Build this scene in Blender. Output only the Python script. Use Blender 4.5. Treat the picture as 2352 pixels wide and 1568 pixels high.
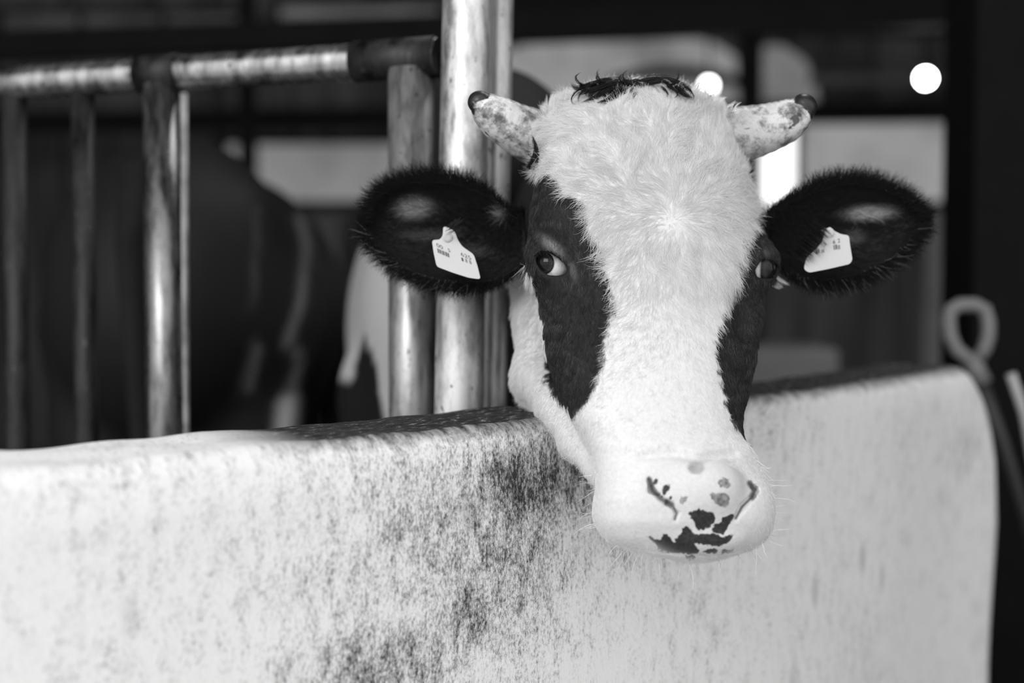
import bpy, bmesh, math, random
import numpy as np
from mathutils import Vector, Matrix

for o in list(bpy.data.objects): bpy.data.objects.remove(o, do_unlink=True)
S = bpy.context.scene
COL = S.collection
rng = np.random.default_rng(7)
random.seed(7)

# ------------------------------------------------------------------ camera
W, H = 2352, 1568
F = 50.0 / 36.0 * W
PITCH = math.atan(0.05)
CAMZ = 1.15
cd = bpy.data.cameras.new('camera'); cam = bpy.data.objects.new('camera', cd); COL.objects.link(cam)
cam.location = (0, 0, CAMZ); cam.rotation_euler = (math.pi / 2 - PITCH, 0, 0)
cd.lens = 50; cd.sensor_width = 36; cd.clip_start = 0.02
cd.dof.use_dof = True; cd.dof.focus_distance = 1.535; cd.dof.aperture_fstop = 1.8
S.camera = cam
S.view_settings.view_transform = 'Standard'; S.view_settings.look = 'None'
S.view_settings.exposure = 0.62; S.view_settings.gamma = 1.0; S.view_settings.use_curve_mapping = False

# ------------------------------------------------------------------ sky light and added area lamps
wd = bpy.data.worlds.new('overcast_sky'); S.world = wd; wd.use_nodes = True
wn = wd.node_tree; wn.nodes.clear()
wo = wn.nodes.new('ShaderNodeOutputWorld'); wb = wn.nodes.new('ShaderNodeBackground')
tc = wn.nodes.new('ShaderNodeTexCoord'); sx = wn.nodes.new('ShaderNodeSeparateXYZ'); cr = wn.nodes.new('ShaderNodeValToRGB')
cr.color_ramp.elements[0].position = 0.0; cr.color_ramp.elements[0].color = (.8, .8, .8, 1)
cr.color_ramp.elements[1].position = 0.7; cr.color_ramp.elements[1].color = (1, 1, 1, 1)
wn.links.new(tc.outputs['Generated'], sx.inputs[0]); wn.links.new(sx.outputs[2], cr.inputs[0])
wn.links.new(cr.outputs[0], wb.inputs[0]); wn.links.new(wb.outputs[0], wo.inputs[0])
wb.inputs[1].default_value = 0.85

def lamp(name, loc, target, size, power, sy=None):
    l = bpy.data.lights.new(name, 'AREA'); l.energy = power; l.size = size
    if sy: l.shape = 'RECTANGLE'; l.size_y = sy
    o = bpy.data.objects.new(name, l); COL.objects.link(o); o.location = loc
    o.rotation_euler = (Vector(target) - Vector(loc)).to_track_quat('-Z', 'Y').to_euler()
    return o
lamp('fill_front_left', (-1.7, -1.6, 3.0), (0.1, 1.6, 1.1), 2.2, 48, 1.6)  # added area light above front-left, not a modelled opening
lamp('fill_overhead', (0.9, 3.2, 3.9), (0.1, 2.0, 1.2), 0.8, 14, 1.6)  # added area light overhead, below a closed ceiling

# ------------------------------------------------------------------ helpers
def Pv(px, py, d):
    """numpy: pixel + distance along the view axis -> world"""
    px = np.asarray(px, float); py = np.asarray(py, float); d = np.asarray(d, float)
    a = (px - 1176) / F * d; b = (784 - py) / F * d
    cp, sp = math.cos(PITCH), math.sin(PITCH)
    return np.stack([a + 0 * b, d * cp + b * sp, CAMZ - d * sp + b * cp], -1)
def P(px, py, d): return Vector(Pv(px, py, d))
UPX = 2042.0                                  # head units per metre of depth
def Q(x, y, z): return Pv(x, y, 1.6 + np.asarray(z, float) / UPX)
def QV(x, y, z): return Vector(Q(x, y, z))

def tag(o, label=None, cat=None, group=None, kind=None):
    if label: o['label'] = label
    if cat: o['category'] = cat
    if group: o['group'] = group
    if kind: o['kind'] = kind
    return o
def empty(name, loc, label=None, cat=None, group=None):
    o = bpy.data.objects.new(name, None); COL.objects.link(o); o.location = loc; o.empty_display_size = .1
    return tag(o, label, cat, group)
def link(name, data, mat=None, parent=None):
    o = bpy.data.objects.new(name, data); COL.objects.link(o)
    if mat is not None and hasattr(data, 'materials'): data.materials.append(mat)
    if parent is not None:
        o.parent = parent; o.matrix_parent_inverse = Matrix.Translation(parent.location).inverted() if parent.parent is None else (Matrix.Translation(parent.parent.location) @ parent.matrix_parent_inverse @ parent.matrix_basis).inverted()
    return o
def mesh_np(name, v, faces, smooth=True):
    me = bpy.data.meshes.new(name)
    v = np.asarray(v, np.float32); f = np.asarray(faces, np.int32); n, k = f.shape
    me.vertices.add(len(v)); me.vertices.foreach_set('co', v.ravel())
    me.loops.add(n * k); me.loops.foreach_set('vertex_index', f.ravel())
    me.polygons.add(n); me.polygons.foreach_set('loop_start', np.arange(0, n * k, k, dtype=np.int32))
    me.polygons.foreach_set('loop_total', np.full(n, k, np.int32))
    me.polygons.foreach_set('use_smooth', np.full(n, smooth))
    me.update(calc_edges=True); me.validate()
    return me
def bm_obj(name, bm, mat, parent=None, smooth=False):
    bmesh.ops.recalc_face_normals(bm, faces=bm.faces)
    me = bpy.data.meshes.new(name); bm.to_mesh(me); bm.free()
    if smooth: me.polygons.foreach_set('use_smooth', [True] * len(me.polygons))
    return link(name, me, mat, parent)
def add_box(bm, lo, hi, bevel=0):
    r = bmesh.ops.create_cube(bm, size=1)
    for v in r['verts']:
        v.co = Vector([(lo[i] + hi[i]) / 2 + v.co[i] * (hi[i] - lo[i]) for i in range(3)])
    if bevel:
        es = list({e for v in r['verts'] for e in v.link_edges})
        bmesh.ops.bevel(bm, geom=es, offset=bevel, segments=3, affect='EDGES', profile=.5)
def box(name, lo, hi, mat, parent=None, bevel=0):
    bm = bmesh.new(); add_box(bm, lo, hi, bevel); return bm_obj(name, bm, mat, parent)
def add_tube(bm, pts, rad, n=24, cap=True, flat=None):
    pts = [Vector(p) for p in pts]; R = rad if isinstance(rad, (list, tuple)) else [rad] * len(pts)
    rings = []; up = Vector((0.123, 0.4, 1)).normalized(); prev = None
    for i, p in enumerate(pts):
        t = (pts[min(i + 1, len(pts) - 1)] - pts[max(i - 1, 0)]).normalized()
        a = (prev - t * prev.dot(t)) if prev is not None else t.cross(up)
        if a.length < 1e-5: a = t.orthogonal()
        a.normalize(); prev = a; b = t.cross(a)
        rings.append([bm.verts.new(p + (a * math.cos(k / n * 2 * math.pi) + b * math.sin(k / n * 2 * math.pi)) * R[i]) for k in range(n)])
    for i in range(len(rings) - 1):
        for k in range(n):
            bm.faces.new((rings[i][k], rings[i][(k + 1) % n], rings[i + 1][(k + 1) % n], rings[i + 1][k]))
    if cap: bm.faces.new(rings[0][::-1]); bm.faces.new(rings[-1])
def tube(name, pts, rad, mat, parent=None, n=24):
    bm = bmesh.new(); add_tube(bm, pts, rad, n); o = bm_obj(name, bm, mat, parent)
    for p in o.data.polygons: p.use_smooth = len(p.vertices) == 4
    return o

# ------------------------------------------------------------------ node materials
class NT:
    def __init__(s, name):
        s.m = bpy.data.materials.new(name); s.m.use_nodes = True; s.t = s.m.node_tree; s.t.nodes.clear()
        s.o = s.n('ShaderNodeOutputMaterial'); s.b = s.n('ShaderNodeBsdfPrincipled'); s.l(s.b.outputs[0], s.o.inputs[0])
    def n(s, k, **kw):
        x = s.t.nodes.new(k)
        for a, b in kw.items(): setattr(x, a, b)
        return x
    def l(s, a, b): s.t.links.new(a, b)
    def noise(s, vec, scale, detail=4, rough=.6):
        x = s.n('ShaderNodeTexNoise'); x.inputs['Scale'].default_value = scale; x.inputs['Detail'].default_value = detail
        x.inputs['Roughness'].default_value = rough
        if vec is not None: s.l(vec, x.inputs['Vector'])
        return x.outputs['Fac']
    def mapping(s, vec, scale, loc=(0, 0, 0)):
        x = s.n('ShaderNodeMapping'); x.inputs['Scale'].default_value = scale; x.inputs['Location'].default_value = loc; s.l(vec, x.inputs[0]); return x.outputs[0]
    def ramp(s, fac, stops):
        x = s.n('ShaderNodeValToRGB'); e = x.color_ramp.elements
        while len(e) < len(stops): e.new(.5)
        for i, (p, c) in enumerate(stops): e[i].position = p; e[i].color = (c, c, c, 1)
        s.l(fac, x.inputs[0]); return x.outputs[0]
    def math(s, op, a, b=None, clamp=False):
        x = s.n('ShaderNodeMath', operation=op); x.use_clamp = clamp
        for i, v in enumerate((a, b)):
            if v is None: continue
            if isinstance(v, (int, float)): x.inputs[i].default_value = v
            else: s.l(v, x.inputs[i])
        return x.outputs[0]
    def mix(s, f, a, b):
        x = s.n('ShaderNodeMix', data_type='RGBA')
        for k, v in ((0, f), (6, a), (7, b)):
            if isinstance(v, (int, float)): x.inputs[k].default_value = v if k == 0 else (v, v, v, 1)
            else: s.l(v, x.inputs[k])
        return x.outputs[2]
    def bump(s, h, strength=.3, dist=.002):
        x = s.n('ShaderNodeBump'); x.inputs['Strength'].default_value = strength; x.inputs['Distance'].default_value = dist
        s.l(h, x.inputs['Height']); s.l(x.outputs[0], s.b.inputs['Normal'])
    def set(s, **kw):
        for k, v in kw.items():
            i = s.b.inputs[k.replace('_', ' ')]
            if isinstance(v, (int, float)): i.default_value = (v, v, v, 1) if i.type == 'RGBA' else v
            else: s.l(v, i)
        return s.m
def M_plain(name, g, rough=.6, spec=.5, metal=0, var=.15, scale=20):
    t = NT(name); c = t.n('ShaderNodeTexCoord').outputs['Object']
    f = t.noise(c, scale); col = t.ramp(f, [(.3, g * (1 - var)), (.7, g * (1 + var))])
    t.l(col, t.b.inputs['Base Color'])
    return t.set(Roughness=rough, Specular_IOR_Level=spec, Metallic=metal)
def M_emit(name, g, strength, var=0, scale=3):
    t = NT(name); t.set(Base_Color=.02, Emission_Strength=strength)
    if var:
        c = t.n('ShaderNodeTexCoord').outputs['Object']
        t.l(t.ramp(t.noise(c, scale), [(.3, g * (1 - var)), (.7, g * (1 + var))]), t.b.inputs['Emission Color'])
    else: t.b.inputs['Emission Color'].default_value = (g, g, g, 1)
    return t.m

def M_pipe(name, lo, hi, rough=.38, metal=.55, seed=0):
    t = NT(name); c = t.n('ShaderNodeTexCoord').outputs['Object']
    v = t.mapping(c, (1, 1, .28), (seed, seed * .7, 0))
    a = t.noise(v, 60, 6, .7); b = t.noise(v, 14, 3, .5); s = t.noise(t.mapping(c, (1, 1, .5), (seed + 3, 0, 0)), 110, 2, .5)
    base = t.ramp(t.math('ADD', t.math('MULTIPLY', a, .6), t.math('MULTIPLY', b, .5)), [(.44, lo), (.53, (lo + hi) / 2), (.63, hi)])
    spots = t.ramp(s, [(.27, 0), (.33, 1)])
    t.l(t.mix(spots, .06, base), t.b.inputs['Base Color'])
    t.bump(a, .25, .0015)
    return t.set(Roughness=t.ramp(a, [(.3, rough - .08), (.7, rough + .2)]), Metallic=metal)
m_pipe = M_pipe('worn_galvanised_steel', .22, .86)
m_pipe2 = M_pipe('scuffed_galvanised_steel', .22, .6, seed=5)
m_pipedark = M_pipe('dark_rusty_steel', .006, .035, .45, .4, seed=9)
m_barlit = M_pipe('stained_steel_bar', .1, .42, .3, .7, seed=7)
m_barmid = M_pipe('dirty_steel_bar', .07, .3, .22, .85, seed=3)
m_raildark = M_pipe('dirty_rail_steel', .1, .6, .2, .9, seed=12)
m_black = M_plain('black_painted_metal', .007, .7, .08)
m_darkwood = M_plain('dark_stained_timber', .012, .8, .1, scale=8)
m_midwood = M_plain('grey_timber', .05, .8, .2, scale=8)

# ================================================================== SETTING
CEIL = 4.2; BACK = 9.0
def floor_mat(name, lo, hi):
    t = NT(name); c = t.n('ShaderNodeTexCoord').outputs['Object']
    a = t.noise(c, 3, 8, .65); t.l(t.ramp(a, [(.35, lo), (.7, hi)]), t.b.inputs['Base Color']); t.bump(a, .3, .01)
    return t.set(Roughness=.85)
tag(box('floor', (-7, 1.1, -.1), (7, BACK + 1, 0), floor_mat('barn_floor', .03, .08)), kind='structure')
tag(box('floor', (-9, -9, -.1), (9, 1.1, 0), floor_mat('pale_bounce_ground', .45, .62)), kind='structure')  # unseen ground in front, made pale to bounce light up at the head
def boards_mat(name, lo, hi, sc):
    t = NT(name); c = t.n('ShaderNodeTexCoord').outputs['Object']
    v = t.mapping(c, (1, 1, .06)); a = t.noise(v, sc, 5, .6)
    t.l(t.ramp(a, [(.38, lo), (.62, hi)]), t.b.inputs['Base Color']); t.bump(a, .5, .02); return t.set(Roughness=.8)
m_boards = boards_mat('weathered_vertical_boards', .02, .13, 9)
tag(box('wall_back', (-7, BACK, 0), (7, BACK + .2, CEIL), m_boards), kind='structure')
tag(box('wall_left', (-7.2, 1.5, 0), (-7, BACK, CEIL), m_boards), kind='structure')
tag(box('wall_right', (7, 1.5, 0), (7.2, BACK, CEIL), m_boards), kind='structure')
tag(box('ceiling', (-7.2, .6, CEIL), (7.2, BACK + .2, CEIL + .1), M_plain('dark_roof_sheet', .03, .8, scale=3)), kind='structure')

def PY(x, y, Y):
    return P(x, y, Y / (math.cos(PITCH) + (784 - y) / F * math.sin(PITCH)))
def far_quad(name, pts, D, mat, label=None, cat=None, thick=.06, parent=None, kind=None, group=None):
    """prism with real thickness; outline in photo pixels standing at distance D"""
    bm = bmesh.new(); fr = [bm.verts.new(PY(x, y, D)) for x, y in pts]; bk = [bm.verts.new(v.co + Vector((0, thick, 0))) for v in fr]
    bm.faces.new(fr); bm.faces.new(bk[::-1])
    for i in range(len(fr)): j = (i + 1) % len(fr); bm.faces.new((fr[i], bk[i], bk[j], fr[j]))
    return tag(bm_obj(name, bm, mat, parent), label, cat, group, kind)
def window(i, x0, x1, y0, y1, g, var, frame=True, bars=(), outline=None):
    D = BACK - .05
    o = far_quad('window_%d' % i, outline or [(x0, y0), (x1, y0), (x1, y1), (x0, y1)], D, M_emit('daylit_pane_%d' % i, g, 1, var, 2.2), kind='structure')
    for k, x in enumerate(bars):
        far_quad('window_bar', [(x - 6, y0), (x + 6, y0), (x + 6, y1), (x - 6, y1)], D - .05, m_midwood, parent=o, thick=.04)
    if outline: return o
    fr = bmesh.new()
    for (a, b, c, d) in ((x0 - 10, x1 + 10, y0 - 10, y0), (x0 - 10, x1 + 10, y1, y1 + 10), (x0 - 10, x0, y0, y1), (x1, x1 + 10, y0, y1)):
        p, q = PY(a, d, D - .04), PY(b, c, D - .04); add_box(fr, (p.x, p.y - .03, p.z), (q.x, p.y + .08, q.z))
    bm_obj('window_frame', fr, m_darkwood, o)
    return o
window(1, 520, 1010, 330, 462, .135, .25)
window(2, 1836, 2280, 268, 462, .19, .22)
window(3, 1640, 1832, 250, 470, 1.2, 0)
window(4, 1150, 1690, 84, 236, .13, .45, outline=[(1150, 236), (1150, 120), (1250, 88), (1350, 75), (1450, 70), (1550, 78), (1640, 98), (1690, 130), (1695, 236)])
far_quad('trim_1', [(1400, 176), (1500, 150), (1600, 150), (1700, 176), (1700, 200), (1600, 176), (1500, 178), (1400, 204)], BACK - .12, m_midwood, thick=.05, kind='structure')
window(5, 1756, 1870, 110, 236, .11, .4, outline=[(1756, 236), (1756, 105), (1800, 105), (1850, 140), (1875, 200), (1878, 236)])
window(6, 640, 1010, 14, 56, .05, .5)
window(7, 0, 560, 30, 96, .018, .7, bars=(180, 370))

# roof beams, posts between window bays
def beam(x0, y0, x1, y1, D, w, mat, label, name='roof_beam', group=None):
    a, b = P(x0, y0, D), P(x1, y1, D); bm = bmesh.new()
    d = (b - a).normalized(); n = Vector((0, 1, 0)); s = d.cross(n).normalized() * w / 2
    vs = [bm.verts.new(p + q + Vector((0, k, 0))) for p in (a, b) for q in (-s, s) for k in (-w / 2, w / 2)]
    for f in ((0, 1, 3, 2), (4, 6, 7, 5), (0, 4, 5, 1), (2, 3, 7, 6), (0, 2, 6, 4), (1, 5, 7, 3)): bm.faces.new([vs[i] for i in f])
    return tag(bm_obj(name, bm, mat), label, 'beam', group)
beam(-300, 118, 2600, 12, 6.2, .13, m_darkwood, 'dark sloping timber tie beam running above the steel rail')
beam(1100, 34, 2700, 30, 7.2, .2, m_darkwood, 'thick dark horizontal roof beam above the upper window strip')
beam(-300, 285, 2700, 250, 8.2, .12, m_darkwood, 'dark horizontal timber plate just above the lower window strip')
m_ledge = M_plain('grey_ledge_timber', .09, .8, scale=5)
beam(1860, 185, 2200, 180, 7.6, .05, m_ledge, 'thin grey rail running beside the bright round lamp')
def post(x, w, D, mat, label, y_top=None, name='barn_post'):
    p = P(x, 600, D); ww = w * D / F
    o = box(name, (p.x - ww / 2, p.y - ww / 2, 0), (p.x + ww / 2, p.y + ww / 2, CEIL), mat, bevel=.01)
    return tag(o, label, 'post')
post(1722, 46, 7.4, m_darkwood, 'dark barn post between the two upper windows above the cow')
post(572, 40, 7.4, m_darkwood, 'dark barn post behind the steel rail over the black cow')
big = post(2316, 240, 3.4, m_black, 'massive dark column at the right edge behind the shovel grip', name='steel_column')

# lamps: two glowing bulbs far off
def bulb(px, py, D, r, e, label):
    p = P(px, py, D); root = empty('barn_lamp', p, label, 'lamp')
    bm = bmesh.new(); bmesh.ops.create_uvsphere(bm, u_segments=24, v_segments=16, radius=r)
    bmesh.ops.translate(bm, verts=bm.verts, vec=p); bm_obj('bulb', bm, M_emit('glowing_bulb', 1, e), root, True)
    tube('lamp_holder', [p + Vector((0, .01, r * .8)), p + Vector((0, .01, r * 2.6))], r * .45, m_black, root)
    tube('cable', [p + Vector((0, .01, r * 2.5)), Vector((p.x, p.y + .01, CEIL))], .006, m_black, root, 8)
bulb(2126, 180, 6.6, .03, 40, 'bright round white lamp glowing beside the dark column at upper right')
bulb(1628, 196, 6.6, .027, 9, 'dimmer round lamp glowing just above the top of the cow head')

# low concrete kerb and stacked boards seen between cow and column
mk = M_plain('pale_kerb_concrete', .2, .9, scale=6)
p = P(1700, 860, 4.6); q = P(1930, 800, 4.6)
tag(box('concrete_kerb', (p.x - .3, p.y, 0), (q.x, p.y + .35, q.z), mk, bevel=.02), 'low pale concrete kerb across the aisle to the right of the cow face', 'kerb')
p = P(1940, 700, 6); q = P(2170, 480, 6)
for i, (x, w, g) in enumerate(((1800, 60, .05), (2000, 34, .07), (2150, 60, .16), (740, 60, .1), (820, 40, .06))):
    pass
for x, w, g, lab in ((1795, 70, .1, 'grey upright plank against the back wall just right of the cow cheek'), (2150, 46, .25, 'pale upright plank beside the dark column behind the ear tip'), (745, 70, .13, 'grey upright plank under the left window beside the black cow')):
    a = P(x, 600, 8.6); ww = w * 8.6 / F; tag(box('upright_plank', (a.x - ww / 2, a.y, 0), (a.x + ww / 2, a.y + .04, 1.5), M_plain('plank_grey', g, .8, scale=6), bevel=.004), lab, 'plank')

# ================================================================== CONCRETE BARRIER WALL
HW = 0.164; ZT = CAMZ - HW
kd = 536.0
fx = np.array([-700, -300, 0, 300, 600, 900, 1240, 1500, 1720, 1900, 2050, 2170, 2235, 2275, 2292])
fy = np.array([1150, 1113, 1085, 1057, 1028, 1000, 966, 940, 915, 893, 871, 850, 842, 838, 836])
dd = kd / (fy - 620)
XY = np.stack([(fx - 1176) / F * dd, dd], 1)
seg = np.r_[0, np.cumsum(np.linalg.norm(np.diff(XY, axis=0), axis=1))]
LW = seg[-1]
def on_path(s):
    return np.array([np.interp(s, seg, XY[:, 0]), np.interp(s, seg, XY[:, 1])])
sm_k = np.linspace(0, LW, 160)
cxy = np.array([on_path(s) for s in sm_k])
for _ in range(12): cxy[1:-1] = (cxy[:-2] + 2 * cxy[1:-1] + cxy[2:]) / 4
tn = np.gradient(cxy, axis=0); tn /= np.linalg.norm(tn, axis=1)[:, None]
nb = np.stack([-tn[:, 1], tn[:, 0]], 1)        # away from the camera
def wall_top(s):
    e = LW - s; r = .13
    return ZT - (.55 * r * 0) - (r * 2.0 * (1 - math.sqrt(max(0, 1 - (1 - min(e, r) / r) ** 2))) if e < r else 0)
TH = .155; R = .018
V = []; Fc = []; UV = []
for i, s in enumerate(sm_k):
    zt = wall_top(s); wob = .0008 * math.sin(s * 17) + .0010 * math.sin(s * 53 + 1)
    prof = []
    for k in range(26): z = (zt - R) * k / 25; prof.append((0 + (.006 * math.sin(z * 9 + s * 5)), z))
    for k in range(1, 6): a = k / 5 * math.pi / 2; prof.append((R - R * math.cos(a), zt - R + R * math.sin(a) + wob))
    for k in range(1, 8): prof.append((R + (TH - 2 * R) * k / 8, zt + wob + .003 * math.sin(k + s * 30)))
    for k in range(0, 6): a = k / 5 * math.pi / 2; prof.append((TH - R + R * math.sin(a), zt - R + R * math.cos(a) + wob))
    prof.append((TH, 0))
    for (o_, z) in prof:
        V.append((cxy[i, 0] + nb[i, 0] * o_, cxy[i, 1] + nb[i, 1] * o_, z)); UV.append((s, z if o_ <= R else z + o_))
NP = len(prof)
for i in range(len(sm_k) - 1):
    for k in range(NP - 1): a = i * NP + k; Fc.append((a, a + NP, a + NP + 1, a + 1))
me = mesh_np('barrier_wall', V, Fc)
bm = bmesh.new(); bm.from_mesh(me)
bm.verts.ensure_lookup_table()
bm.faces.new([bm.verts[k] for k in range(NP)]); bm.faces.new([bm.verts[(len(sm_k) - 1) * NP + k] for k in range(NP)][::-1])
bm.to_mesh(me); bm.free()
uvl = me.uv_layers.new(name='UVMap'); vi = np.zeros(len(me.loops), np.int32); me.loops.foreach_get('vertex_index', vi)
uvl.data.foreach_set('uv', np.asarray(UV, np.float32)[vi].ravel())
def wall_uv(px, py):
    dist = np.interp(px, fx, dd); x = (px - 1176) / F * dist
    s = np.interp(px, fx, seg); z = CAMZ - dist * (py - 620) / F
    return float(s), float(z)
t = NT('stained_whitewashed_concrete'); uv = t.n('ShaderNodeUVMap').outputs[0]
geo = t.n('ShaderNodeNewGeometry')
fine = t.noise(t.mapping(uv, (1, .5, 1)), 300, 5, .8)
mid = t.noise(t.mapping(uv, (1, .36, 1), (3, 1, 0)), 70, 5, .65)
big_ = t.noise(t.mapping(uv, (1, .45, 1), (9, 4, 0)), 6, 4, .55)
mask = None
for (bx, by, rx, ry, amt) in ((1230, 1110, 230, 150, .8), (1330, 1080, 110, 120, .8), (1050, 1410, 120, 150, .7), (880, 1540, 260, 180, .7), (1080, 1260, 420, 420, .42), (1010, 1200, 200, 260, .4), (1430, 1250, 120, 110, .35),
                              (80, 1140, 200, 70, .15), (950, 1380, 260, 330, .3), (1780, 1010, 130, 110, .25), (2215, 1020, 60, 80, .3), (2270, 1450, 50, 90, .35), (1330, 1400, 160, 120, .2)):
    u0, v0 = wall_uv(bx, by); u1, _ = wall_uv(bx + rx, by); _, v1 = wall_uv(bx, by + ry)
    su, sv = 1 / abs(u1 - u0), 1 / abs(v1 - v0)
    mp = t.mapping(uv, (su, sv, 0), (-u0 * su, -v0 * sv, 0))
    ln = t.n('ShaderNodeVectorMath', operation='LENGTH'); t.l(mp, ln.inputs[0])
    b = t.math('MULTIPLY', t.math('SUBTRACT', 1.15, ln.outputs['Value'], True), amt)
    mask = b if mask is None else t.math('MAXIMUM', mask, b)
sc = t.math('ADD', t.math('MULTIPLY', fine, .75), t.math('ADD', t.math('MULTIPLY', mid, .45), t.math('MULTIPLY', big_, .22)))
dirt = t.math('ADD', sc, t.math('MULTIPLY', mask, .25))
col = t.ramp(dirt, [(.71, .95), (.79, .78), (.87, .4), (.97, .05)])
# right-hand stretch: soft dark drops; along the top: dark worn crust
sepu = t.n('ShaderNodeSeparateXYZ'); t.l(uv, sepu.inputs[0])
nz = t.n('ShaderNodeSeparateXYZ'); t.l(geo.outputs['Normal'], nz.inputs[0])
s0, _ = wall_uv(560, 1000); s1, _ = wall_uv(760, 1000)
along = t.n('ShaderNodeMapRange'); t.l(sepu.outputs[0], along.inputs[0]); along.inputs[1].default_value = s0; along.inputs[2].default_value = s1
edge = t.n('ShaderNodeMapRange'); t.l(t.math('ADD', sepu.outputs[1], t.math('MULTIPLY', t.noise(uv, 60, 4, .7), .03)), edge.inputs[0]); edge.inputs[1].default_value = ZT + .0; edge.inputs[2].default_value = ZT + .018
flk = t.ramp(t.noise(t.mapping(uv, (.5, 1.3, 1), (5, 5, 0)), 120, 4, .75), [(.4, .02), (.58, .06), (.68, .5)])
tm = t.math('MULTIPLY', edge.outputs[0], along.outputs[0], True)
col = t.mix(tm, col, flk)
vr = t.n('ShaderNodeTexVoronoi'); t.l(t.mapping(uv, (1, .45, 1), (2, 7, 0)), vr.inputs['Vector']); vr.inputs['Scale'].default_value = 11
dr = t.ramp(vr.outputs['Distance'], [(.07, .45), (.16, 1)])
mm = t.n('ShaderNodeMix', data_type='RGBA', blend_type='MULTIPLY'); mm.inputs[0].default_value = .45; t.l(col, mm.inputs[6]); t.l(dr, mm.inputs[7])
t.l(mm.outputs[2], t.b.inputs['Base Color']); t.bump(t.math('ADD', fine, mid), .5, .003)
m_conc = t.set(Roughness=.85, Specular_IOR_Level=.25)
tag(link('barrier_wall', me, m_conc), 'low whitewashed concrete barrier with dark stains that the cow leans over', 'barrier')

# ================================================================== RAILING + POSTS
def on_rail(x):                                # distance of the railing behind pixel column x
    return 536 * 0 + 1 / np.interp(x, [-400, 0, 1000, 1060], [1 / 2.24, 1 / 2.11, 1 / 1.85, 1 / 1.835])
rl = empty('metal_railing', P(450, 800, 2) * 1.0, 'round steel rail with upright bars left of the cow, behind the barrier', 'railing')
rl.location.z = 0
RY = lambda x: np.interp(x, [-500, 0, 1000, 1060], [222, 192, 131, 127])
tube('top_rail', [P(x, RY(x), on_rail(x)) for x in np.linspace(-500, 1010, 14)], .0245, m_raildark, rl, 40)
def upright(name, xt, xb, D, r, mat, parent, yt=None, top=None, zb=0, n=36):
    a = P(xt, 250, D); b = P(xb, 1000, D); d = (a - b) / (a.z - b.z)
    zt = top if top is not None else P(0, yt, D).z
    A = b + d * (zt - b.z); B = b + d * (zb - b.z); A.y += 0
    return tube(name, [A, A.lerp(B, .33), A.lerp(B, .66), B], r, mat, parent, n)
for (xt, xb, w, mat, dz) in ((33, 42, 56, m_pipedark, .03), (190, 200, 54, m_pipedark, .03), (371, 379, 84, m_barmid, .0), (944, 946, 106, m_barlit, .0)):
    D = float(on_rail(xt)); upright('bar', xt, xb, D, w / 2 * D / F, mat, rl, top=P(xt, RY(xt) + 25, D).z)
D = float(on_rail(372)); a = P(371, 196, D)
tube('sleeve', [P(325, RY(325), on_rail(325)), P(417, RY(417), on_rail(417))], .0275, m_pipedark, rl, 40)
tube('coupling', [P(818, RY(818), on_rail(818)), P(1005, RY(1005), on_rail(1005))], .0275, m_pipedark, rl, 40)
tag(upright('thin_gate_rod', 421, 424, 2.3, .006, m_pipe, None, top=P(0, 215, 2.3).z), 'thin bright steel rod right beside the lit bar', 'rod')
tag(upright('steel_post', 1067, 1052, 1.78, .0302, m_pipe, None, top=2.6), 'thick pale scuffed steel post just left of the cow face', 'post')
r2 = upright('slim_steel_post', 1146, 1134, 1.835, .0165, m_pipe2, None, top=2.6); tag(r2, 'narrower steel post half hidden behind the thick pale post, beside the horn tip', 'post')

# ================================================================== SHOVEL etc.
sh = empty('shovel', P(2240, 1000, 2.75), 'grey D-grip shovel leaning on the dark column at the end of the barrier', 'shovel'); sh.location.z = 0
m_grip = M_plain('grey_plastic_grip', .2, .55, scale=10); m_shaft = M_plain('dark_varnished_handle', .035, .5, scale=10)
GD = 2.75
loop = [(2242, 850), (2226, 826), (2196, 802), (2182, 770), (2179, 735), (2184, 712), (2204, 701), (2240, 700), (2262, 711), (2270, 740), (2270, 772), (2262, 800), (2246, 824)]
tube('grip', [P(x, y, GD) for x, y in loop], .0138, m_grip, sh, 16)
tube('socket', [P(2228, 815, GD), P(2255, 880, GD)], [.016, .021], m_grip, sh)
base = P(2480, 1500, GD); base.z = .32
tube('shaft', [P(2252, 872, GD), P(2300, 1010, GD), base], .0145, m_shaft, sh)
bm = bmesh.new(); d = (base - P(2300, 1010, GD)).normalized(); side = Vector((0, 1, 0)).cross(d).normalized()
g = [[bm.verts.new(base + d * (i * .28 / 7) + side * ((k / 6 - .5) * .24 * (1 - .25 * (i / 7) ** 3)) + Vector((0, -.03 * math.cos((k / 6 - .5) * 2.4) + .01, 0))) for k in range(7)] for i in range(8)]
for i in range(7):
    for k in range(6): bm.faces.new((g[i][k], g[i][k + 1], g[i + 1][k + 1], g[i + 1][k]))
bmesh.ops.solidify(bm, geom=bm.faces[:], thickness=.003); bm_obj('blade', bm, m_pipedark, sh, True)
e = P(2560, 1500, 2.6); e.z = .03
tag(tube('tool_handle', [P(2322, 858, 2.6), P(2352, 950, 2.6), e], [.009, .009, .011], M_plain('pale_ash_handle', .45, .5), None), 'pale tool handle leaning at the right edge beyond the shovel', 'tool')

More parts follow.
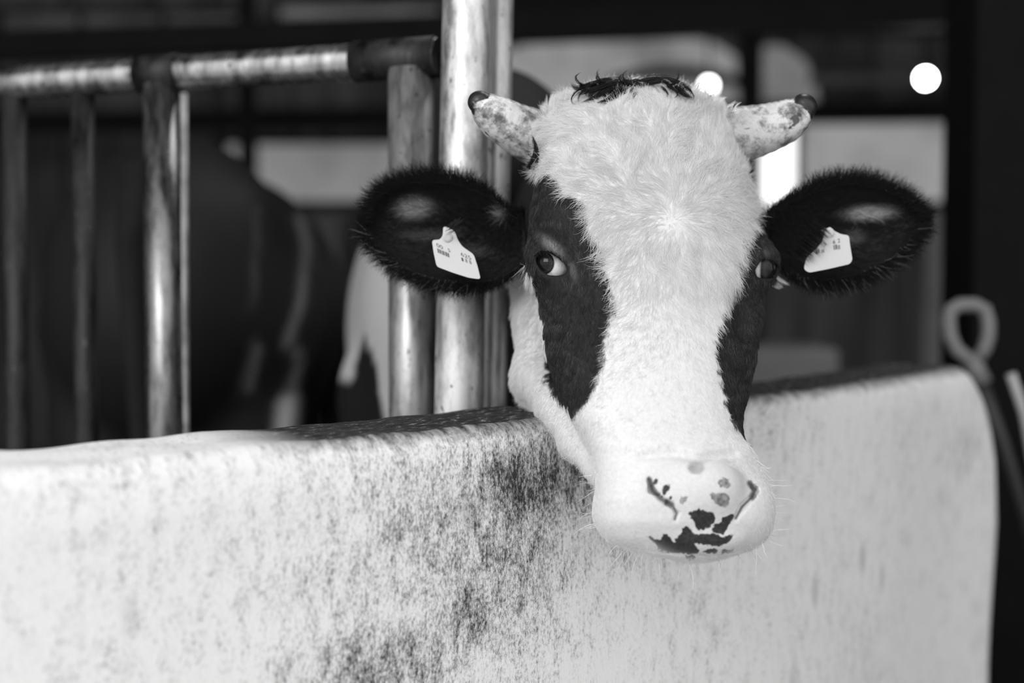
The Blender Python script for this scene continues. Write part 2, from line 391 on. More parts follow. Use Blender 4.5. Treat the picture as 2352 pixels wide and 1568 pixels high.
# ================================================================== IMPLICIT SURFACES
def surface_nets(val, ax):
    """val[i,j,k] on the grid axes ax -> vertices in grid axes units, quads"""
    s = val < 0
    nx, ny, nz_ = val.shape
    c = [s[i:nx - 1 + i, j:ny - 1 + j, k:nz_ - 1 + k] for i in (0, 1) for j in (0, 1) for k in (0, 1)]
    cnt = sum(a.astype(np.int8) for a in c); act = (cnt > 0) & (cnt < 8)
    I = np.argwhere(act); idx = np.full(act.shape, -1, np.int64); idx[act] = np.arange(len(I))
    acc = np.zeros((len(I), 3)); num = np.zeros(len(I))
    cor = [(i, j, k) for i in (0, 1) for j in (0, 1) for k in (0, 1)]
    for a in range(8):
        for b in range(a + 1, 8):
            A, B = np.array(cor[a]), np.array(cor[b])
            if np.abs(A - B).sum() != 1: continue
            va = val[tuple((I + A).T)]; vb = val[tuple((I + B).T)]
            x = (va < 0) != (vb < 0); tt = np.where(x, va / np.where(x, va - vb, 1), 0)
            acc += np.where(x[:, None], A + (B - A) * tt[:, None], 0); num += x
    pos = I + acc / num[:, None]
    quads = []
    for axn in range(3):
        sl0 = [slice(1, -1)] * 3; sl0[axn] = slice(0, -1); sl1 = [slice(1, -1)] * 3; sl1[axn] = slice(1, None)
        a, b = s[tuple(sl0)], s[tuple(sl1)]
        E = np.argwhere(a != b); off = np.ones(3, int); off[axn] = 0; E = E + off
        fl = s[tuple(E.T)]
        u, v = [k for k in range(3) if k != axn]
        du = np.zeros(3, int); du[u] = 1; dv = np.zeros(3, int); dv[v] = 1
        q = np.stack([idx[tuple((E - du - dv).T)], idx[tuple((E - dv).T)], idx[tuple(E.T)], idx[tuple((E - du).T)]], 1)
        flip = fl if axn != 1 else ~fl
        q[~flip] = q[~flip][:, ::-1]
        quads.append(q)
    V = np.stack([ax[k][0] + pos[:, k] * (ax[k][1] - ax[k][0]) for k in range(3)], 1)
    return V, np.concatenate(quads)
def smin(a, b, k):
    h = np.clip(.5 + .5 * (b - a) / k, 0, 1); return b + (a - b) * h - k * h * (1 - h)
def smax(a, b, k): return -smin(-a, -b, k)
def ell(X, c, r):
    q = [(X[i] - c[i]) / r[i] for i in range(3)]
    k0 = np.sqrt(q[0] ** 2 + q[1] ** 2 + q[2] ** 2); k1 = np.sqrt(sum((q[i] / r[i]) ** 2 for i in range(3))) + 1e-9
    return k0 * (k0 - 1) / k1
def cap(X, a, b, ra, rb):
    ab = np.array(b, float) - a; L = (ab ** 2).sum()
    h = np.clip(sum((X[i] - a[i]) * ab[i] for i in range(3)) / L, 0, 1)
    return np.sqrt(sum((X[i] - a[i] - ab[i] * h) ** 2 for i in range(3))) - (ra + (rb - ra) * h)
def chain(X, pts, k=12):
    d = None
    for (a, b) in zip(pts[:-1], pts[1:]):
        c = cap(X, a[:3], b[:3], a[3], b[3]); d = c if d is None else smin(d, c, k)
    return d
def poly_sd(x, y, poly):
    poly = np.array(poly, float); d = np.full(np.broadcast(x, y).shape, 1e9); ins = np.zeros(d.shape, bool)
    n = len(poly)
    for i in range(n):
        a = poly[i]; b = poly[(i + 1) % n]; e = b - a
        wx, wy = x - a[0], y - a[1]; h = np.clip((wx * e[0] + wy * e[1]) / (e @ e + 1e-9), 0, 1)
        d = np.minimum(d, (wx - e[0] * h) ** 2 + (wy - e[1] * h) ** 2)
        cnd = ((a[1] > y) != (b[1] > y)) & (x < (b[0] - a[0]) * (y - a[1]) / (b[1] - a[1] + 1e-12) + a[0])
        ins ^= cnd
    return np.where(ins, -1, 1) * np.sqrt(d)

# ================================================================== MAIN COW
def spl(y, ys, vs):
    """smooth interpolation through control rows"""
    yy = np.linspace(ys[0] - 20, ys[-1] + 20, 800); v = np.interp(yy, ys, vs)
    k = np.hanning(31); k /= k.sum(); v = np.convolve(np.pad(v, 15, mode='edge'), k, 'valid')
    return np.interp(y, yy, v)
HY = [192, 210, 238, 304, 380, 460, 540, 600, 700, 800, 900, 955, 1000, 1040, 1090, 1150, 1200, 1240, 1268, 1290]
HL = [1400, 1320, 1262, 1236, 1236, 1222, 1212, 1216, 1236, 1250, 1280, 1305, 1335, 1356, 1368, 1368, 1378, 1408, 1468, 1560]
HR = [1560, 1620, 1668, 1696, 1713, 1733, 1762, 1768, 1754, 1734, 1714, 1707, 1706, 1735, 1756, 1768, 1770, 1756, 1720, 1640]
HF = [110, 40, -10, -62, -85, -95, -112, -130, -175, -235, -285, -310, -330, -350, -368, -378, -372, -350, -318, -270]
HB = [170, 220, 250, 270, 280, 290, 295, 295, 260, 190, 90, 30, -10, -40, -60, -80, -100, -120, -150, -200]
HN = [2.2, 2.3, 2.5, 2.7, 2.8, 2.7, 2.5, 2.4, 2.3, 2.25, 2.2, 2.2, 2.2, 2.2, 2.3, 2.4, 2.4, 2.3, 2.2, 2.1]
gx = np.arange(1125, 1835, 5.0); gy = np.arange(165, 1325, 5.0); gz = np.arange(-450, 430, 6.0)
X = [gx[:, None, None], gy[None, :, None], gz[None, None, :]]
yl, yr, yf, yb, yn = (spl(gy, HY, v)[None, :, None] for v in (HL, HR, HF, HB, HN))
c_ = (yl + yr) / 2; w_ = np.maximum((yr - yl) / 2, 8); SH = .2
zp = X[2] - SH * (X[0] - c_); zc = (yf + yb) / 2; h_ = np.maximum((yb - yf) / 2, 8)
qq = ((np.abs(X[0] - c_) / w_) ** yn + (np.abs(zp - zc) / h_) ** yn) ** (1 / yn)
Dm = (qq - 1) * np.maximum(np.minimum(w_, h_), 40)
Dm = smax(Dm, 196 - X[1] + 0 * Dm, 30); Dm = smax(Dm, X[1] - 1292 + 0 * Dm, 26)
# forehead bosses, poll and temples
Dm = smin(Dm, ell(X, (1462, 262, 60), (150, 66, 120)), 40)
# jaw and throat, behind and to the left
Dm = smin(Dm, chain(X, [(1225, 575, 260, 62), (1238, 730, 215, 52), (1240, 868, 150, 58), (1284, 938, -40, 44), (1330, 1018, -95, 36), (1378, 1078, -150, 28), (1440, 1120, -190, 50)], 40), 30)
# brow ridges and orbits
Dm = smin(Dm, ell(X, (1268, 600, -66), (58, 56, 56)), 34)
Dm = smin(Dm, chain(X, [(1232, 572, -70, 20), (1262, 556, -98, 20), (1298, 580, -108, 17), (1318, 622, -104, 12)], 14), 20)
Dm = smin(Dm, ell(X, (1733, 614, 58), (50, 54, 54)), 34)
Dm = smin(Dm, chain(X, [(1722, 580, 20, 16), (1748, 566, 42, 18), (1774, 590, 70, 16)], 12), 22)
# tear trough hollow and facial crest
Dm = smax(Dm, -chain(X, [(1326, 670, -172, 15), (1356, 690, -196, 18), (1380, 708, -210, 12)], 10), 18)
Dm = smax(Dm, -chain(X, [(1318, 560, -185, 16), (1345, 600, -200, 16), (1352, 640, -205, 12)], 10), 34)
Dm = smin(Dm, chain(X, [(1330, 740, -120, 26), (1320, 830, -140, 20), (1345, 900, -180, 16)], 20), 46)
Dm = smin(Dm, chain(X, [(1725, 720, 20, 20), (1706, 820, -30, 18), (1690, 900, -70, 14)], 20), 40)
Dm = smax(Dm, -ell(X, (1700, 720, -70), (26, 60, 30)), 34)
# muzzle: lips, nose pad, nostrils
Dm = smin(Dm, ell(X, (1445, 1180, -255), (78, 72, 90)), 30)
Dm = smin(Dm, ell(X, (1716, 1170, -215), (60, 76, 90)), 30)
Dm = smin(Dm, ell(X, (1600, 1120, -318), (104, 78, 66)), 26)
Dm = smin(Dm, ell(X, (1590, 1235, -290), (120, 46, 60)), 24)
def zfront(x, y):
    """front surface depth near a pixel, from the current field"""
    i = int(round((x - gx[0]) / 5)); j = int(round((y - gy[0]) / 5)); col = Dm[i, j]; k = np.argmax(col < 0)
    return gz[k] - 6 * (0 - col[k]) / (col[k - 1] - col[k] + 1e-9) if k > 0 else gz[0]
def groove(pts, k=8, s=10):
    global Dm
    P3 = [(x, y, zfront(x, y) + o, r) for (x, y, o, r) in pts]
    Dm = smax(Dm, -chain(X, P3, 6), s)
groove([(1478, 1046, -3, 8), (1550, 1038, -3, 12), (1605, 1050, -2, 12), (1690, 1040, -3, 8)], s=16)
groove([(1490, 1100, 2, 5), (1497, 1126, 10, 9), (1515, 1146, 14, 10), (1543, 1160, 6, 6)], s=3)
groove([(1543, 1163, 2, 5), (1554, 1178, 2, 5), (1550, 1194, 0, 4)], s=4)
groove([(1722, 1108, 4, 6), (1733, 1126, 12, 10), (1728, 1140, 8, 8)], s=3)
groove([(1724, 1144, 3, 6), (1704, 1164, 4, 8), (1689, 1192, 1, 5)], s=6)
groove([(1600, 1074, -12, 18)], s=8) if False else None
Dm = smax(Dm, -ell(X, (1600, 1072, zfront(1600, 1072) - 4), (19, 15, 17)), 4)
groove([(1460, 1262, 0, 4), (1530, 1271, 1, 5), (1600, 1275, 1, 5), (1690, 1268, 1, 5)], s=4)
# eye sockets cut by the lid outline
LEYE = (1266, 607, -68, 45); REYE = (1741, 616, 58, 40)
lidL = [(1231, 592), (1243, 580), (1262, 581), (1282, 592), (1297, 606), (1303, 619), (1299, 628), (1282, 633), (1260, 632), (1243, 620), (1234, 606)]
lidR = [(1742, 607), (1750, 596), (1764, 595), (1780, 602), (1790, 616), (1786, 634), (1766, 640), (1748, 639), (1737, 634), (1735, 620)]
for lid, e in ((lidL, LEYE), (lidR, REYE)):
    Dm = smin(Dm, ell(X, e[:3], (e[3] + 9,) * 3), 10)
    ps = poly_sd(gx[:, None], gy[None, :], lid)[:, :, None]
    Dm = smax(Dm, -smax(ps + 0 * X[2], X[2] - (e[2] + 6) + 0 * ps, 4), 5)
    Dm = np.maximum(Dm, -ell(X, e[:3], (e[3] - 1,) * 3)) if False else Dm
hv, hf = surface_nets(Dm.astype(np.float32), (gx, gy, gz))

# colour pattern of the coat (rows/columns measured on the animal)
BLK_L = [(1222, 376), (1245, 405), (1258, 398), (1280, 410), (1288, 445), (1320, 452), (1343, 485), (1352, 525), (1375, 570), (1388, 610), (1400, 650), (1412, 700), (1402, 745), (1388, 790), (1379, 850), (1360, 905), (1335, 932), (1312, 958), (1290, 930), (1262, 905), (1252, 860), (1254, 800), (1244, 740), (1232, 690), (1218, 640), (1202, 590), (1192, 535), (1110, 520), (1110, 376)]
BLK_R = [(1748, 470), (1735, 492), (1722, 540), (1702, 590), (1694, 640), (1680, 690), (1664, 720), (1650, 770), (1643, 805), (1655, 880), (1668, 940), (1690, 985), (1716, 1012), (1736, 1034), (1900, 1034), (1900, 380), (1752, 440)]
NOSE = [[(1581.5, 1178.4), (1594.4, 1171.2), (1607.3, 1168.3), (1623.1, 1174.1), (1637.4, 1178.4), (1643.2, 1187.0), (1640.3, 1198.5), (1636.0, 1204.2), (1631.7, 1209.9), (1623.1, 1212.8), (1614.5, 1217.1), (1603.0, 1215.7), (1595.8, 1209.9), (1592.9, 1198.5), (1588.6, 1189.8)], [(1657.5, 1198.5), (1660.4, 1187.0), (1669.0, 1182.7), (1686.2, 1181.2), (1680.5, 1192.7), (1676.2, 1204.2), (1669.0, 1212.8), (1663.2, 1227.2), (1654.6, 1225.7), (1646.0, 1224.3), (1636.0, 1222.8), (1636.0, 1209.9), (1641.7, 1201.3), (1651.8, 1201.3)], [(1565.7, 1212.8), (1574.3, 1207.1), (1585.8, 1214.2), (1591.5, 1221.4), (1594.4, 1227.2), (1611.6, 1224.3), (1631.7, 1224.3), (1648.9, 1227.2), (1657.5, 1234.3), (1669.0, 1230.0), (1684.8, 1227.2), (1680.5, 1238.6), (1674.7, 1245.8), (1660.4, 1250.1), (1651.8, 1255.9), (1631.7, 1253.0), (1614.5, 1251.5), (1603.0, 1247.2), (1594.4, 1248.7), (1597.2, 1254.4), (1605.9, 1261.6), (1604.4, 1268.8), (1591.5, 1273.1), (1568.5, 1270.2), (1554.2, 1268.8), (1537.0, 1270.2), (1514.0, 1268.8), (1511.1, 1261.6), (1508.3, 1250.1), (1499.7, 1242.9), (1488.2, 1232.9), (1493.9, 1230.0), (1502.5, 1238.6), (1509.7, 1240.1), (1519.8, 1238.6), (1521.2, 1224.3), (1532.7, 1225.7), (1539.8, 1235.8), (1545.6, 1247.2), (1551.3, 1244.4), (1551.3, 1235.8), (1559.9, 1230.0), (1565.7, 1224.3)], [(1615.9, 1267.3), (1625.9, 1261.6), (1634.5, 1258.7), (1647.5, 1262.2), (1646.0, 1270.2), (1623.1, 1271.1)], [(1656.9, 1264.5), (1666.1, 1262.2), (1674.7, 1263.9), (1683.3, 1260.2), (1683.9, 1267.3), (1671.9, 1271.6), (1657.5, 1272.2)], [(1572.8, 1275.9), (1591.5, 1273.1), (1597.8, 1278.8), (1595.8, 1284.5), (1582.9, 1286.8), (1574.3, 1283.1)], [(1486.8, 1096.6), (1490.5, 1095.1), (1493.9, 1100.9), (1493.4, 1106.6), (1488.2, 1103.8)], [(1500.2, 1103.8), (1505.4, 1100.3), (1509.7, 1102.3), (1507.7, 1112.4), (1501.1, 1110.9)], [(1521.2, 1121.0), (1524.1, 1115.2), (1532.7, 1113.8), (1539.3, 1111.8), (1538.4, 1123.8), (1532.7, 1129.6), (1526.9, 1136.8), (1521.2, 1132.5)], [(1537.8, 1141.1), (1541.9, 1138.2), (1546.2, 1142.8), (1542.1, 1147.9), (1538.1, 1145.7)], [(1720.1, 1105.2), (1724.9, 1103.8), (1727.8, 1112.4), (1732.1, 1121.0), (1739.3, 1112.4), (1740.7, 1118.1), (1735.0, 1128.1), (1726.4, 1126.7), (1720.6, 1113.8)]]
NOSE_GREY = [[(1558.5, 1149.7), (1565.7, 1141.1), (1575.7, 1138.2), (1580.0, 1143.9), (1574.3, 1149.7), (1568.5, 1156.8), (1561.4, 1155.4)], [(1650.3, 1106.6), (1651.8, 1100.9), (1663.2, 1096.6), (1673.3, 1100.9), (1677.6, 1112.4), (1674.7, 1120.4), (1663.2, 1121.0), (1654.6, 1116.7)], [(1630.2, 1135.3), (1637.4, 1131.0), (1651.8, 1132.5), (1660.4, 1129.6), (1671.9, 1135.3), (1676.2, 1149.7), (1671.9, 1162.6), (1660.4, 1165.5), (1646.0, 1156.8), (1634.5, 1143.9)]]
def vnoise(x, y, sc, seed):
    r = np.random.default_rng(seed); T = r.random((256, 256)); u = x / sc; v = y / sc
    i = np.floor(u).astype(int); j = np.floor(v).astype(int); a = u - i; b = v - j; a = a * a * (3 - 2 * a); b = b * b * (3 - 2 * b)
    g = lambda p, q: T[p % 256, q % 256]
    return (g(i, j) * (1 - a) + g(i + 1, j) * a) * (1 - b) + (g(i, j + 1) * (1 - a) + g(i + 1, j + 1) * a) * b
def coat(x, y, z, wob=1.0):
    """0 black .. 1 white"""
    xw = x + wob * ((vnoise(x, y, 14, 1) - .5) * 16 + (vnoise(x, y, 5, 2) - .5) * 9); yw = y + wob * ((vnoise(x, y, 14, 3) - .5) * 16 + (vnoise(x, y, 5, 4) - .5) * 9)
    d = np.minimum(poly_sd(xw, yw, BLK_L), poly_sd(xw, yw, BLK_R))
    front = 1 / (1 + np.exp(-d / 1.2))
    front = np.where((z > 120) & (y < 530), 0, front)
    return front
def nose_spots(x, y):
    """skin tone of the nose pad: pale, black blotches, grey blotches, a grey dimple"""
    x2 = x + (vnoise(x, y, 5, 8) - .5) * 5; y2 = y + (vnoise(x, y, 5, 9) - .5) * 5
    d = np.full(x.shape, 1e9); g = np.full(x.shape, 1e9)
    for p in NOSE: d = np.minimum(d, poly_sd(x2, y2, p))
    for p in NOSE_GREY: g = np.minimum(g, poly_sd(x2, y2, p))
    s = np.full(x.shape, .74)
    dm = np.exp(-(((x - 1600) / 19) ** 2 + ((y - 1072) / 14) ** 2) ** 2); s = s * (1 - .45 * dm)
    gk = np.clip(.5 - g / 2.5, 0, 1); s = s * (1 - gk) + gk * (.12 + .3 * vnoise(x, y, 6, 31))
    dk = np.clip(.5 - d / 2.0, 0, 1); return s * (1 - dk) + dk * (.02 + .03 * vnoise(x, y, 5, 33))
NOSTRIL = [([(1492, 1102), (1499, 1126), (1516, 1144), (1542, 1160)], 8), ([(1543, 1160), (1554, 1178), (1550, 1192)], 4), ([(1722, 1110), (1733, 1126), (1727, 1142)], 8), ([(1724, 1144), (1704, 1164), (1690, 1190)], 4)]
def nostril_mask(x, y):
    m = np.zeros(x.shape)
    for pts, w in NOSTRIL:
        for (a, b) in zip(pts[:-1], pts[1:]):
            e = np.array(b, float) - a; h = np.clip(((x - a[0]) * e[0] + (y - a[1]) * e[1]) / (e @ e), 0, 1)
            d = np.hypot(x - a[0] - e[0] * h, y - a[1] - e[1] * h); m = np.maximum(m, np.clip(1.25 - d / w, 0, 1))
    return m
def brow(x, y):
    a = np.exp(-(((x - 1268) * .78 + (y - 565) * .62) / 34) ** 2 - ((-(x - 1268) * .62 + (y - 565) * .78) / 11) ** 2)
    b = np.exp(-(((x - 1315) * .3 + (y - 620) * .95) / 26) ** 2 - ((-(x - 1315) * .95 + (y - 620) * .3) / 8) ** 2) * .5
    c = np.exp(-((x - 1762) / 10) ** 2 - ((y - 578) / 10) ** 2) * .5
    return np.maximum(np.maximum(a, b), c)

# ---- refine the muzzle area so the nose markings stay crisp: subdivide those quads
def refine(v, f, sel):
    keep = f[~sel]; q = f[sel]
    ekeys = {}; vs = list(map(tuple, v)); out = []
    def mid(a, b):
        k = (a, b) if a < b else (b, a)
        if k not in ekeys: ekeys[k] = len(vs); vs.append(tuple((np.array(vs[a]) + np.array(vs[b])) / 2))
        return ekeys[k]
    for a, b, c, d in q.tolist():
        ab, bc, cd_, da = mid(a, b), mid(b, c), mid(c, d), mid(d, a)
        m = len(vs); vs.append(tuple((np.array(vs[a]) + np.array(vs[b]) + np.array(vs[c]) + np.array(vs[d])) / 4))
        out += [(a, ab, m, da), (ab, b, bc, m), (m, bc, c, cd_), (da, m, cd_, d)]
    return np.array(vs), np.concatenate([keep, np.array(out)])
fc = hv[hf].mean(1)
sel = (fc[:, 2] < -180) & (fc[:, 1] > 1080) & (fc[:, 0] > 1470) & (fc[:, 0] < 1750)
hv, hf = refine(hv, hf, sel)
fc = hv[hf].mean(1)
sel = (fc[:, 2] < -200) & (fc[:, 1] > 1086) & (fc[:, 0] > 1480) & (fc[:, 0] < 1745)
hv, hf = refine(hv, hf, sel)

# ---- the ears: cupped, furred inside and out
def ear_mesh(up, lo, zb, zt, bowl, thick=16, n=46, m=36, flip=False):
    up = np.array(up, float); lo = np.array(lo, float)
    def res(c):
        L = np.r_[0, np.cumsum(np.linalg.norm(np.diff(c, axis=0), axis=1))]; L /= L[-1]
        s = np.linspace(0, 1, n); o = np.stack([np.interp(s, L, c[:, 0]), np.interp(s, L, c[:, 1])], 1)
        for _ in range(6): o[1:-1] = (o[:-2] + 2 * o[1:-1] + o[2:]) / 4
        return o
    U, Lc = res(up), res(lo); T = np.linspace(0, 1, m); s = np.linspace(0, 1, n)
    A = U[:, None] * (1 - T)[None, :, None] + Lc[:, None] * T[None, :, None]
    prof = np.sin(np.pi * T)[None, :] ** .7 * (np.sin(np.pi * np.clip(s * .9 + .1, 0, 1)) ** .6)[:, None]
    Z = zb + (zt - zb) * s[:, None] + bowl * prof
    Fr = np.dstack([A, Z]); Bk = np.dstack([A, Z + thick * np.minimum(1, prof * 3) + 3])
    v = np.concatenate([Fr.reshape(-1, 3), Bk.reshape(-1, 3)]); f = []
    for i in range(n - 1):
        for j in range(m - 1):
            a = i * m + j; f.append((a, a + 1, a + m + 1, a + m)); b = a + n * m; f.append((b, b + m, b + m + 1, b + 1))
        for j in (0, m - 1):
            a = i * m + j; b = a + n * m; f.append((a, a + m, b + m, b) if j == 0 else (a, b, b + m, a + m))
    for j in range(m - 1):
        a = (n - 1) * m + j; f.append((a, a + 1, a + 1 + n * m, a + n * m)); a = j; f.append((a, a + n * m, a + 1 + n * m, a + 1))
    f = np.array(f)
    if flip: f = f[:, ::-1]
    return v, f, Fr, Bk
EL_u = [(1205, 478), (1172, 486), (1140, 462), (1100, 436), (1050, 420), (1000, 414), (945, 416), (898, 430), (866, 452), (852, 482), (848, 518)]
EL_l = [(1210, 600), (1172, 628), (1140, 645), (1095, 652), (1040, 650), (985, 640), (935, 620), (895, 592), (862, 560), (845, 535), (840, 520)]
ER_u = [(1752, 500), (1785, 474), (1830, 454), (1880, 434), (1930, 420), (1980, 420), (2030, 434), (2072, 454), (2100, 474), (2114, 494), (2118, 508)]
ER_l = [(1768, 580), (1790, 610), (1825, 634), (1870, 645), (1920, 644), (1970, 632), (2020, 610), (2065, 580), (2096, 546), (2112, 525), (2118, 508)]
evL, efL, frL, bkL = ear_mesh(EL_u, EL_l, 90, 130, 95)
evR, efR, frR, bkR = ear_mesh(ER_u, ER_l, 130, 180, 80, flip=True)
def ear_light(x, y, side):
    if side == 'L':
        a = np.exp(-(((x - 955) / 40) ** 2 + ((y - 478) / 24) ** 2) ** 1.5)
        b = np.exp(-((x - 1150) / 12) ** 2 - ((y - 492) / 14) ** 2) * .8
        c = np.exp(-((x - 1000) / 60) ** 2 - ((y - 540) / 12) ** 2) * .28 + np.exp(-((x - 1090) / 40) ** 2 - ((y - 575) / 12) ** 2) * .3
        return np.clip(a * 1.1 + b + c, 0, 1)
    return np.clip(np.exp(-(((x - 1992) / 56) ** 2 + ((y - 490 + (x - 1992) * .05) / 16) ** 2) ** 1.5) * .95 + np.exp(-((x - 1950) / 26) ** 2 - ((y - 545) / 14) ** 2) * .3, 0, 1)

# ---- rest of the animal in world units
def body_field(prims, lo, hi, step):
    ax = [np.arange(lo[i], hi[i], step) for i in range(3)]
    Xw = [ax[0][:, None, None], ax[1][None, :, None], ax[2][None, None, :]]
    d = None
    for kind, args, k in prims:
        e = ell(Xw, *args) if kind == 'e' else cap(Xw, *args)
        d = e if d is None else smin(d, e, k)
    return surface_nets(d, ax)
bx = -.03
neckA = Q(1475, 430, 190); neckB = np.array([bx + .09, 2.38, 1.16])
prims = [('e', ((bx, 3.05, 1.03), (.31, .86, .40)), .1), ('e', ((bx, 2.48, 1.16), (.20, .32, .34)), .12), ('e', ((bx, 3.75, 1.12), (.27, .34, .34)), .1),
         ('c', (neckA + np.array([0, .04, 0]), neckB, .1, .19), .1), ('c', (Q(1440, 560, 330), neckB + np.array([0, 0, -.12]), .09, .2), .12),
         ('c', (np.array([bx, 2.5, .85]), np.array([bx, 3.5, .72]), .2, .22), .12),
         ('c', (np.array([bx + .05, 4.06, 1.3]), np.array([bx + .03, 4.14, .6]), .03, .018), .03)]
for sx_, y0, fr_ in ((-1, 2.52, 1), (1, 2.58, 1), (-1, 3.8, 0), (1, 3.72, 0)):
    xx = bx + sx_ * .17
    if fr_:
        pts = [(xx, y0, .92, .11), (xx, y0 - .02, .62, .07), (xx, y0 + .0, .36, .05), (xx, y0 + .01, .12, .04), (xx, y0 - .03, .045, .055)]
    else:
        pts = [(xx, y0, 1.0, .17), (xx, y0 - .06, .74, .11), (xx, y0 + .16, .48, .06), (xx, y0 + .12, .14, .042), (xx, y0 + .08, .045, .055)]
    for a, b in zip(pts[:-1], pts[1:]): prims.append(('c', (np.array(a[:3]), np.array(b[:3]), a[3], b[3]), .05))
bv, bf = body_field(prims, (-.6, 1.45, -.02), (.6, 4.4, 1.75), .02)

hw = Q(hv[:, 0], hv[:, 1], hv[:, 2]); eLw = Q(*evL.T); eRw = Q(*evR.T)
allv = np.concatenate([hw, eLw, eRw, bv])
o1 = len(hw); o2 = o1 + len(eLw); o3 = o2 + len(eRw)
allf = np.concatenate([hf, efL + o1, efR + o2, bf + o3])
# colour
hc = coat(*hv.T); ns = nose_spots(hv[:, 0], hv[:, 1]); front = hv[:, 2] < -150
WHT, BLK = .8, .01
base_h = BLK + (WHT - BLK) * hc
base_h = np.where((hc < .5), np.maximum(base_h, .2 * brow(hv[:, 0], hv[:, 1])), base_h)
nm = nostril_mask(hv[:, 0], hv[:, 1]) * front
padm = 1 / (1 + np.exp((np.maximum(np.hypot((hv[:, 0] - 1600) / 150, (hv[:, 1] - 1165) / 118), 0) - 1) * 22))
base_h = np.where(front & (hc > .5), base_h * (1 - padm) + ns * padm, base_h)
base_h = base_h * (1 - nm) + .13 * nm
lidd = np.minimum(poly_sd(hv[:, 0], hv[:, 1], lidL), poly_sd(hv[:, 0], hv[:, 1], lidR))
base_h = np.where((lidd < 7) & (hv[:, 1] < 660), .012, base_h)
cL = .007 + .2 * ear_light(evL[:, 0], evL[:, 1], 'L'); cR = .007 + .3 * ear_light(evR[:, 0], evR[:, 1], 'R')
# flank: white band low on the left flank with a black point, black elsewhere
ppx = 1176 + F * bv[:, 0] / bv[:, 1]; ppy = 620 - F * (bv[:, 2] - CAMZ) / bv[:, 1]
wh = poly_sd(ppx, ppy, [(700, 520), (925, 520), (925, 1200), (880, 980), (860, 820), (835, 770), (812, 860), (700, 900)]) < 0
wh &= bv[:, 1] > 2.2
cB = np.where(wh, .7, .014)
colr = np.concatenate([base_h, cL, cR, cB])
skin = np.concatenate([np.where(front & (hv[:, 1] > 1060), 1.0, 0.0) * np.clip(1 - np.abs(hv[:, 0] - 1605) / 150, 0, 1), 0 * cL, 0 * cR, 0 * cB])

cow = empty('cow', (0.05, 2.6, 0), 'black and white horned cow in sharp focus reaching its head over the barrier', 'cow')
me = mesh_np('cow_body', allv, allf)
for nm, arr in (('coat', colr), ('wet', skin)):
    at = me.attributes.new(nm, 'FLOAT', 'POINT'); at.data.foreach_set('value', arr.astype(np.float32))
t = NT('short_cow_coat'); a = t.n('ShaderNodeAttribute', attribute_name='coat'); wv = t.n('ShaderNodeAttribute', attribute_name='wet')
cO = t.n('ShaderNodeTexCoord').outputs['Object']; nf = t.noise(cO, 260, 3, .7)
mul = t.n('ShaderNodeMix', data_type='RGBA', blend_type='MULTIPLY'); mul.inputs[0].default_value = 1; t.l(a.outputs['Color'], mul.inputs[6]); t.l(t.ramp(nf, [(.3, .86), (.7, 1)]), mul.inputs[7])
t.l(mul.outputs[2], t.b.inputs['Base Color'])
t.l(t.math('SUBTRACT', .72, t.math('MULTIPLY', wv.outputs['Fac'], .34)), t.b.inputs['Roughness'])
t.bump(nf, .35, .0015)
m_coat = t.set(Specular_IOR_Level=.3)
body = link('body', me, m_coat, cow)

# ---- eyes
def eyeball(e, look, name, iris_r, pup=.62):
    cx, cy, cz, r = e; C = QV(cx, cy, cz); rr = r * (1.6 + cz / UPX) / F
    bm = bmesh.new(); bmesh.ops.create_uvsphere(bm, u_segments=64, v_segments=48, radius=rr)
    d = (QV(*look) - C).normalized(); rot = d.to_track_quat('Z', 'Y').to_matrix().to_4x4()
    for v in bm.verts:                           # cornea bulge
        th = math.atan2(math.hypot(v.co.x, v.co.y), v.co.z)
        if th < iris_r * 1.15: v.co *= 1 + .05 * (math.cos(th / (iris_r * 1.15) * math.pi / 2))
    bmesh.ops.transform(bm, verts=bm.verts, matrix=Matrix.Translation(C) @ rot)
    me = bpy.data.meshes.new(name); bm.to_mesh(me); bm.free(); me.polygons.foreach_set('use_smooth', [True] * len(me.polygons))
    co = np.zeros(len(me.vertices) * 3); me.vertices.foreach_get('co', co); co = co.reshape(-1, 3) - np.array(C)
    co /= np.linalg.norm(co, axis=1)[:, None]; ang = np.arccos(np.clip(co @ np.array(d), -1, 1))
    at = me.attributes.new('ang', 'FLOAT', 'POINT'); at.data.foreach_set('value', (ang / iris_r).astype(np.float32))
    t = NT('glossy_eye'); a = t.n('ShaderNodeAttribute', attribute_name='ang')
    c = t.n('ShaderNodeTexCoord').outputs['Object']
    vein = t.ramp(t.noise(t.mapping(c, (1, 1, .4)), 160, 3, .6), [(.38, .62), (.5, .86)])
    ir = t.ramp(a.outputs['Fac'], [(.0, .006), (.6, .01), (.8, .03), (.95, .01)])
    w = t.ramp(a.outputs['Fac'], [(.96, 0), (1.0, 1)])
    x = t.n('ShaderNodeMapRange'); t.l(a.outputs['Fac'], x.inputs[0]); x.inputs[1].default_value = .96; x.inputs[2].default_value = 1.08
    t.l(t.mix(x.outputs[0], ir, vein), t.b.inputs['Base Color']); m = t.set(Roughness=.05, Specular_IOR_Level=.28)
    return link(name, me, m, cow)
eyeball(LEYE, (1246, 604, -68 - 40), 'eye', .6)
eyeball(REYE, (1786, 618, 40), 'eye', 1.22)

